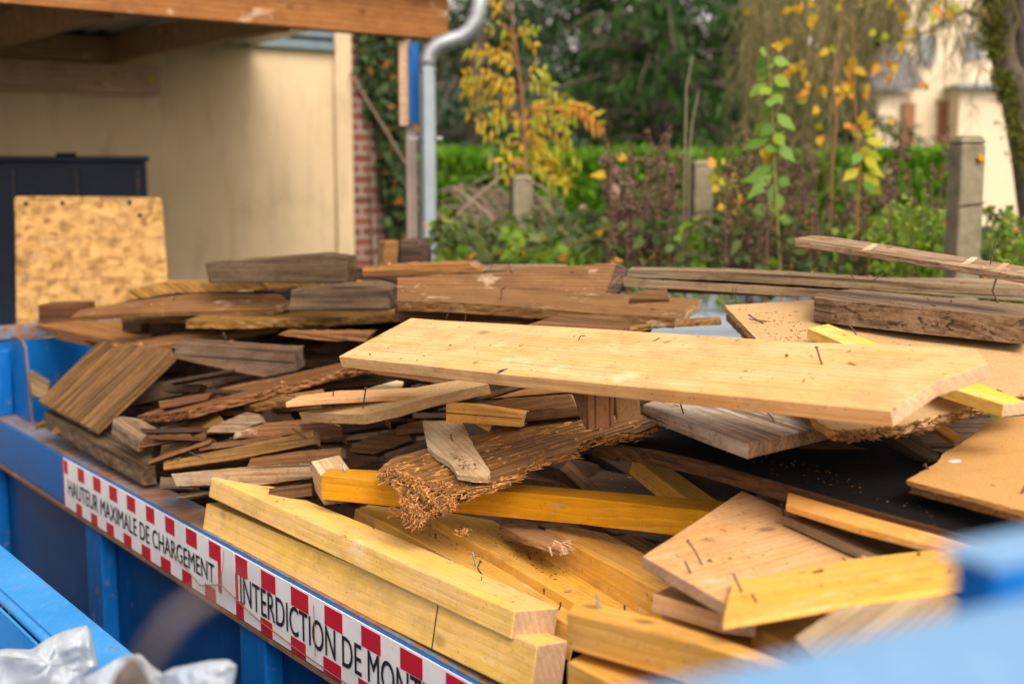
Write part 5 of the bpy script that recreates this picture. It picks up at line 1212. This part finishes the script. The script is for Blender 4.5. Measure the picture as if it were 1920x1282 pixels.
mb.build('stem', [redstem], sp); L.build('leaves', [LM['yellow'], LM['orange'], LM['ygreen']], sp)

def plant(name, label, cat, d, stem, leaves, mats, lsize, stmat, seed, srad=.0065):
    g = U(stem[-1][0], stem[-1][1], d); e = empty(name, Vector((g.x, g.y, 0))); tag(e, label, cat)
    mb = MB(); pts = [U(x, y, d) for x, y in stem] + [Vector((g.x, g.y, 0))]; k = len(pts)
    mb.tube(pts, [srad * (.4 + .6 * i / (k - 1)) for i in range(k)], 6); L = Leaf(seed); r = random.Random(seed)
    for (x0, y0), (x1, y1), mi in leaves:
        dd = r.uniform(-.06, .06); a = U(x0, y0, d); b = U(x1, y1, d + dd)
        mb.tube([a, a.lerp(b, .25)], [.002, .0015], 4)
        a2 = a.lerp(b, .15); dv = b - a2; L.add(a2, dv, dv.length * 1.0, lsize * r.uniform(.8, 1.15), mi, .0, nrm=Vector((0, -1, .3)) + rv(r) * .35)
    mb.build('stem', [stmat], e); L.build('leaves', mats, e); return e
lv = [((1440, 100), (1424, 95), 0), ((1441, 108), (1415, 128), 0), ((1443, 110), (1482, 120), 0), ((1442, 118), (1418, 136), 0), ((1445, 140), (1482, 162), 1), ((1444, 145), (1420, 145), 1), ((1444, 152), (1404, 182), 1), ((1446, 152), (1466, 190), 0), ((1446, 158), (1452, 188), 0), ((1447, 195), (1426, 228), 1), ((1450, 208), (1492, 245), 0), ((1448, 225), (1412, 255), 1), ((1450, 232), (1428, 272), 1), ((1450, 232), (1458, 262), 0), ((1451, 245), (1470, 275), 1), ((1452, 255), (1390, 280), 1), ((1453, 265), (1492, 305), 0), ((1451, 275), (1430, 310), 2), ((1453, 312), (1405, 330), 0), ((1454, 320), (1400, 375), 0), ((1455, 335), (1440, 390), 0), ((1456, 340), (1468, 350), 0), ((1454, 385), (1405, 400), 0), ((1450, 90), (1470, 85), 2), ((1430, 300), (1440, 275), 2), ((1455, 330), (1385, 340), 1)]
plant('leafy_plant', 'tall plant with broad drooping green leaves right of the middle concrete post', 'plant', 5.4, [(1441, 92), (1444, 150), (1450, 240), (1453, 320), (1458, 420), (1465, 540)], lv + [((x0 + 3, y0 + 22), (x0 + (x1 - x0) * -.6, y0 + 22 + abs(y1 - y0) * .7), m_) for (x0, y0), (x1, y1), m_ in lv[::2]], [LM['green'], LM['bush'], LM['yellow']], .052, stemm, 51)
lv = [((1604, 100), (1592, 130), 0), ((1606, 160), (1590, 175), 0), ((1612, 245), (1640, 225), 0), ((1613, 250), (1650, 245), 1), ((1614, 262), (1662, 268), 1), ((1614, 270), (1630, 300), 1), ((1615, 280), (1600, 310), 2), ((1615, 285), (1655, 300), 1), ((1615, 290), (1650, 320), 1), ((1616, 300), (1660, 335), 1), ((1614, 310), (1580, 340), 1), ((1616, 320), (1650, 350), 1), ((1616, 340), (1655, 365), 1), ((1615, 345), (1590, 360), 2), ((1612, 240), (1622, 205), 0), ((1616, 330), (1640, 365), 2)]
plant('leafy_plant', 'orange stemmed plant with yellow green leaves bunched near the middle, left of the bush', 'plant', 5.5, [(1598, 30), (1600, 110), (1603, 190), (1606, 240), (1612, 330), (1608, 400), (1602, 520)], lv, [LM['yellow'], LM['ygreen'], LM['green']], .05, redstem, 52)
lv = [((1345, 320), (1330, 345), 0), ((1350, 310), (1370, 300), 0), ((1352, 330), (1385, 335), 0), ((1360, 345), (1395, 372), 0), ((1355, 350), (1395, 350), 0), ((1350, 345), (1335, 360), 1), ((1358, 360), (1370, 385), 0), ((1365, 375), (1400, 375), 2), ((1365, 380), (1345, 395), 1), ((1345, 330), (1365, 350), 0), ((1345, 300), (1325, 310), 2), ((1368, 390), (1395, 400), 0)]
plant('leafy_plant', 'small yellow leaved plant touching the right side of the middle concrete post', 'plant', 5.9, [(1340, 296), (1352, 335), (1366, 390), (1375, 440), (1385, 530)], lv, [LM['ygreen'], LM['yellow'], LM['orange']], .05, stemm, 53)
lv = [((1140, 285), (1120, 310), 0), ((1150, 290), (1180, 300), 1), ((1145, 305), (1165, 330), 0), ((1150, 325), (1105, 330), 1), ((1155, 330), (1190, 345), 0), ((1100, 380), (1085, 400), 0), ((1130, 420), (1170, 440), 1), ((1120, 430), (1095, 450), 1), ((1110, 440), (1150, 425), 1), ((1150, 340), (1160, 370), 0), ((1070, 440), (1100, 455), 1), ((1160, 395), (1185, 380), 1)]
plant('leafy_plant', 'pale leaved plant with brown tips between the left and middle concrete posts', 'plant', 6.3, [(1140, 272), (1148, 320), (1140, 400), (1125, 500)], lv, [LM['straw'], LM['yellow']], .045, stemm, 54)
for px, tp, lab in ((1565, -60, 'tall bare reddish stem left of the orange stemmed plant'),):
    mb = MB(); g = U(px - 4, 500, 5.8); mb.tube([U(px + 18, tp, 5.8), U(px + 9, 60, 5.8), U(px - 3, 150, 5.8), U(px + 3, 230, 5.8), U(px - 5, 320, 5.8), Vector((g.x, g.y, 0))], [.002, .003, .004, .005, .006, .008], 6); o = mb.build('bare_stem', [redstem]); tag(o, lab, 'stem')
# dried docks
mb = MB(); L = Leaf(60); r = random.Random(60)
for i in range(150):
    px = r.uniform(1135, 1790) if i % 3 else r.uniform(1140, 1440); d = r.uniform(5.3, 6.6); tp = r.uniform(300, 430) if r.random() < .85 else r.uniform(240, 320)
    if px > 1560: tp += 30
    if abs(px - 1316) < 48: d += 1.1; tp += 20
    g = U(px + r.uniform(-14, 14), 500, d); t_ = U(px, tp, d); mb.tube([t_, (t_ + Vector((g.x, g.y, U(px, 500, d).z))) / 2 + Vector((r.uniform(-.02, .02), 0, 0)), Vector((g.x, g.y, 0))], [.002, .004, .006], 4)
    for b_ in range(r.randint(2, 5)):
        f = r.uniform(0, .5); q = t_.lerp(Vector((g.x, g.y, 1.1)), f); up = q + Vector((r.uniform(-.05, .05), r.uniform(-.04, .04), r.uniform(.06, .16)))
        for k in range(34):
            s_ = q.lerp(up, r.random()); L.add(s_ + rv(r) * .008, rv(r) + Vector((0, 0, .4)), r.uniform(.012, .028), .012, 0, 0)
    for k in range(60):
        q = t_.lerp(Vector((g.x, g.y, 1.1)), r.random() * .9); L.add(q + rv(r) * .008, rv(r), r.uniform(.012, .026), .012, 0, 0)
L.v and None
e = mb.build('dried_docks', [LM['dry']]); tag(e, 'thicket of dry brown dock stems between the fence posts', 'weeds', kind='stuff')
L.build('seed_heads', [LM['dry']], e)
# brambles
mb = MB(); r = random.Random(61)
for i in range(150):
    px = r.uniform(815, 975); py = r.uniform(345, 500); d = r.uniform(6.9, 7.6); a = U(px, py, d); an = r.uniform(-.6, 1.2)
    l = r.uniform(.15, .55); b = a + Vector((math.cos(an) * l, r.uniform(-.1, .1), -abs(math.sin(an)) * l)); m_ = (a + b) / 2 + UP * l * .25
    mb.tube([a, m_, b, b - UP * .15], [.003, .004, .004, .003], 4)
for x0, y0, x1, y1 in ((820, 400, 905, 510), (870, 430, 960, 500), (940, 330, 820, 440), (860, 345, 905, 480), (915, 290, 930, 350), (850, 350, 960, 470)):
    mb.tube([U(x0, y0, 6.6), U((x0 + x1) / 2 + 8, (y0 + y1) / 2 - 12, 6.6), U(x1, y1, 6.6)], [.007, .008, .008], 5)
o = mb.build('brambles', [LM['straw']]); tag(o, 'tangle of dry beige bramble stems right of the downpipe', 'brambles', kind='stuff')
for xs, top, lab in (((1287, 105, 1284, 300), 0, 'paler'), ((1298, 170, 1292, 300), 1, 'shorter')):
    mb = MB(); g = U(xs[2], 500, 6.0); mb.tube([U(xs[0] + 12, xs[1], 6), U(xs[0], xs[1] + 60, 6), U(xs[2], xs[3], 6), Vector((g.x, g.y, 0))], [.003, .004, .005, .006], 5); o = mb.build('grass_stalk', [LM['straw']])
    tag(o, ('taller' if not top else 'shorter') + ' of two thin dry stalks above the middle concrete post', 'stalk')
# general weeds and low leaves
L = Leaf(62); r = random.Random(62)
for i in range(9000):
    px = r.uniform(800, 1960); d = r.uniform(5.3, 8.0)
    py = r.uniform(440, 600) + 30 * noise.noise(Vector((px * .02, 0, 4)))
    if r.random() < .12: py = r.uniform(400, 450) + 40 * noise.noise(Vector((px * .03, 2, 4)))
    mi = 0; nn = noise.noise(Vector((px * .015, py * .02, 9)))
    if nn > .2: mi = 1
    if r.random() < .03: mi = 2
    L.add(U(px, py, d), rv(r) + Vector((0, -.3, .4)), r.uniform(.03, .09), .04, mi, .3)
o = L.build('weeds', [LM['weed'], LM['bush'], LM['orange']]); tag(o, 'mixed green weeds filling the strip behind the heap', 'weeds', kind='stuff')
# bush at right
e = empty('bush', Vector((U(1720, 321, 5.3).x, 5.3, 0))); tag(e, 'fresh green bush with small round leaves left of the tallest concrete post', 'bush')
L = Leaf(63); r = random.Random(63); mb = MB()
for i in range(46):
    px = r.uniform(1625, 1815); tp = 385 + abs(px - 1735) * .25 + r.uniform(-25, 60); d = r.uniform(4.95, 5.6); g = Vector((U(1720, 321, 5.3).x + (px - 1720) * .001, 5.3, .2)); t_ = U(px, tp, d)
    mb.tube([g, (g + t_) / 2 + Vector((0, 0, .1)), t_], [.008, .005, .002], 4)
    for k in range(90):
        f = r.random() ** .5; q = g.lerp(t_, f) + rv(r) * .035; L.add(q, rv(r) + Vector((0, -.4, .3)), r.uniform(.018, .036), .024, 0, .2)
for i in range(16):
    px = r.uniform(1860, 1930); t_ = U(px, r.uniform(400, 480), 5.2); g = t_.copy(); g.z = .4; mb.tube([g, t_], [.005, .002], 4)
    for k in range(70):
        q = g.lerp(t_, r.random() ** .5) + rv(r) * .04; L.add(q, rv(r), r.uniform(.02, .035), .024, 0, .2)
mb.build('stems', [stemm], e); L.build('leaves', [LM['bush']], e)

# ================================================================ plastic bags and strap at the bottom left
def bagmat():
    t = NT('dirty_white_plastic'); v = t.coord()
    c = t.mix(t.ramp(t.noise(v, 9, 4, .65), .35, .7), (.60, .66, .70), (.40, .50, .60)); c = t.mix(t.math('MULTIPLY', t.ramp(t.noise(v, 22, 4, .6), .6, .75), .4), c, (.62, .52, .38))
    t.bump(t.noise(v, 24, 4, .6), .5, .006); t.fin(c, .62, .3)
    tr_ = t.n('BsdfTranslucent'); t.put(tr_.inputs[0], c); mx = t.n('MixShader'); mx.inputs[0].default_value = .4
    t.t.links.new(t.b.outputs[0], mx.inputs[1]); t.t.links.new(tr_.outputs[0], mx.inputs[2]); t.t.links.new(mx.outputs[0], t.out.inputs[0]); return t.m
BAG = bagmat()
def crumple(name, label, cat, outline, d, depth, amp, mat, seed, z_tilt=0.0):
    r = random.Random(seed); cx = sum(p[0] for p in outline) / len(outline); cy = sum(p[1] for p in outline) / len(outline)
    rings = 10; per = []
    for i in range(len(outline)):
        a = outline[i]; b = outline[(i + 1) % len(outline)]
        for k in range(4): per.append((a[0] + (b[0] - a[0]) * k / 4, a[1] + (b[1] - a[1]) * k / 4))
    V = []; F = []; N = len(per)
    for side in (-1, 1):
        for j in range(rings):
            f = 1 - j / rings
            for x, y in per:
                X = cx + (x - cx) * f; Y = cy + (y - cy) * f
                w0 = math.sqrt(max(0, 1 - f * f)); ridge = noise.noise(Vector((X * .014, Y * .014, seed))) * 1.1 + .45 * noise.noise(Vector((X * .05, Y * .03, seed))) + .2 * noise.noise(Vector((X * .11, Y * .08, seed)))
                V.append(tuple(U(X, Y, d + side * depth * w0 + (ridge * amp * min(1, w0 * 2.5)) * (1 if side < 0 else .3) + (Y - cy) * z_tilt)))
        V.append(tuple(U(cx, cy, d + side * depth)))
    S_ = rings * N + 1
    for s_, o_ in ((0, 0), (1, S_)):
        for j in range(rings - 1):
            for i in range(N):
                q = [o_ + j * N + i, o_ + j * N + (i + 1) % N, o_ + (j + 1) * N + (i + 1) % N, o_ + (j + 1) * N + i]; F.append(q if s_ else q[::-1])
        for i in range(N):
            q = [o_ + (rings - 1) * N + i, o_ + (rings - 1) * N + (i + 1) % N, o_ + S_ - 1]; F.append(q if s_ else q[::-1])
    o = mk(name, V, F, mat, smooth=True); tag(o, label, cat)
    bm = bmesh.new(); bm.from_mesh(o.data); bmesh.ops.remove_doubles(bm, verts=bm.verts, dist=1e-5); bmesh.ops.recalc_face_normals(bm, faces=bm.faces); bm.to_mesh(o.data); bm.free()
    for q in o.data.polygons: q.use_smooth = True
    sub = o.modifiers.new('sub', 'SUBSURF'); sub.levels = sub.render_levels = 2
    return o
crumple('plastic_bag', 'larger crumpled white plastic bag at the very bottom left corner', 'plastic bag', [(-40, 1222), (10, 1214), (58, 1216), (85, 1196), (120, 1180), (165, 1168), (172, 1180), (180, 1215), (188, 1248), (170, 1270), (140, 1330), (40, 1360), (-60, 1350)], 2.05, .07, .05, BAG, 3)
crumple('plastic_bag', 'torn flap of whitish plastic between the big bag and the rounded bag end', 'plastic bag', [(150, 1272), (190, 1250), (232, 1226), (262, 1222), (290, 1248), (318, 1268), (330, 1330), (250, 1360), (140, 1340)], 1.6, .04, .04, BAG, 8)
crumple('plastic_bag', 'rounded end of a white plastic bag right of the torn flap', 'plastic bag', [(300, 1262), (322, 1250), (350, 1245), (392, 1236), (430, 1234), (446, 1246), (444, 1262), (436, 1300), (420, 1350), (300, 1350)], 1.55, .04, .02, BAG, 5)
strp = plain('grey_brown_strap', (.14, .115, .10), .8, .2, nscale=40)
crumple('rubber_flap', 'blurred grey brown rubber flap standing up at the bottom left', 'flap', [(200, 1300), (215, 1262), (236, 1236), (250, 1228), (262, 1240), (285, 1275), (300, 1330), (230, 1350)], 1.15, .01, .006, strp, 6)
mb = MB(); mb.tube([U(245, 1400, .46), U(255, 1290, .44), U(285, 1215, .42), U(335, 1150, .42), U(400, 1110, .43), (U(470, 1085, .46))], [.0028, .0028, .0026, .0025, .002, .0012], 8)
o = mb.build('strap', [strp], smooth=True); tag(o, 'thin brown strap curving close before the lens, fully blurred', 'strap')
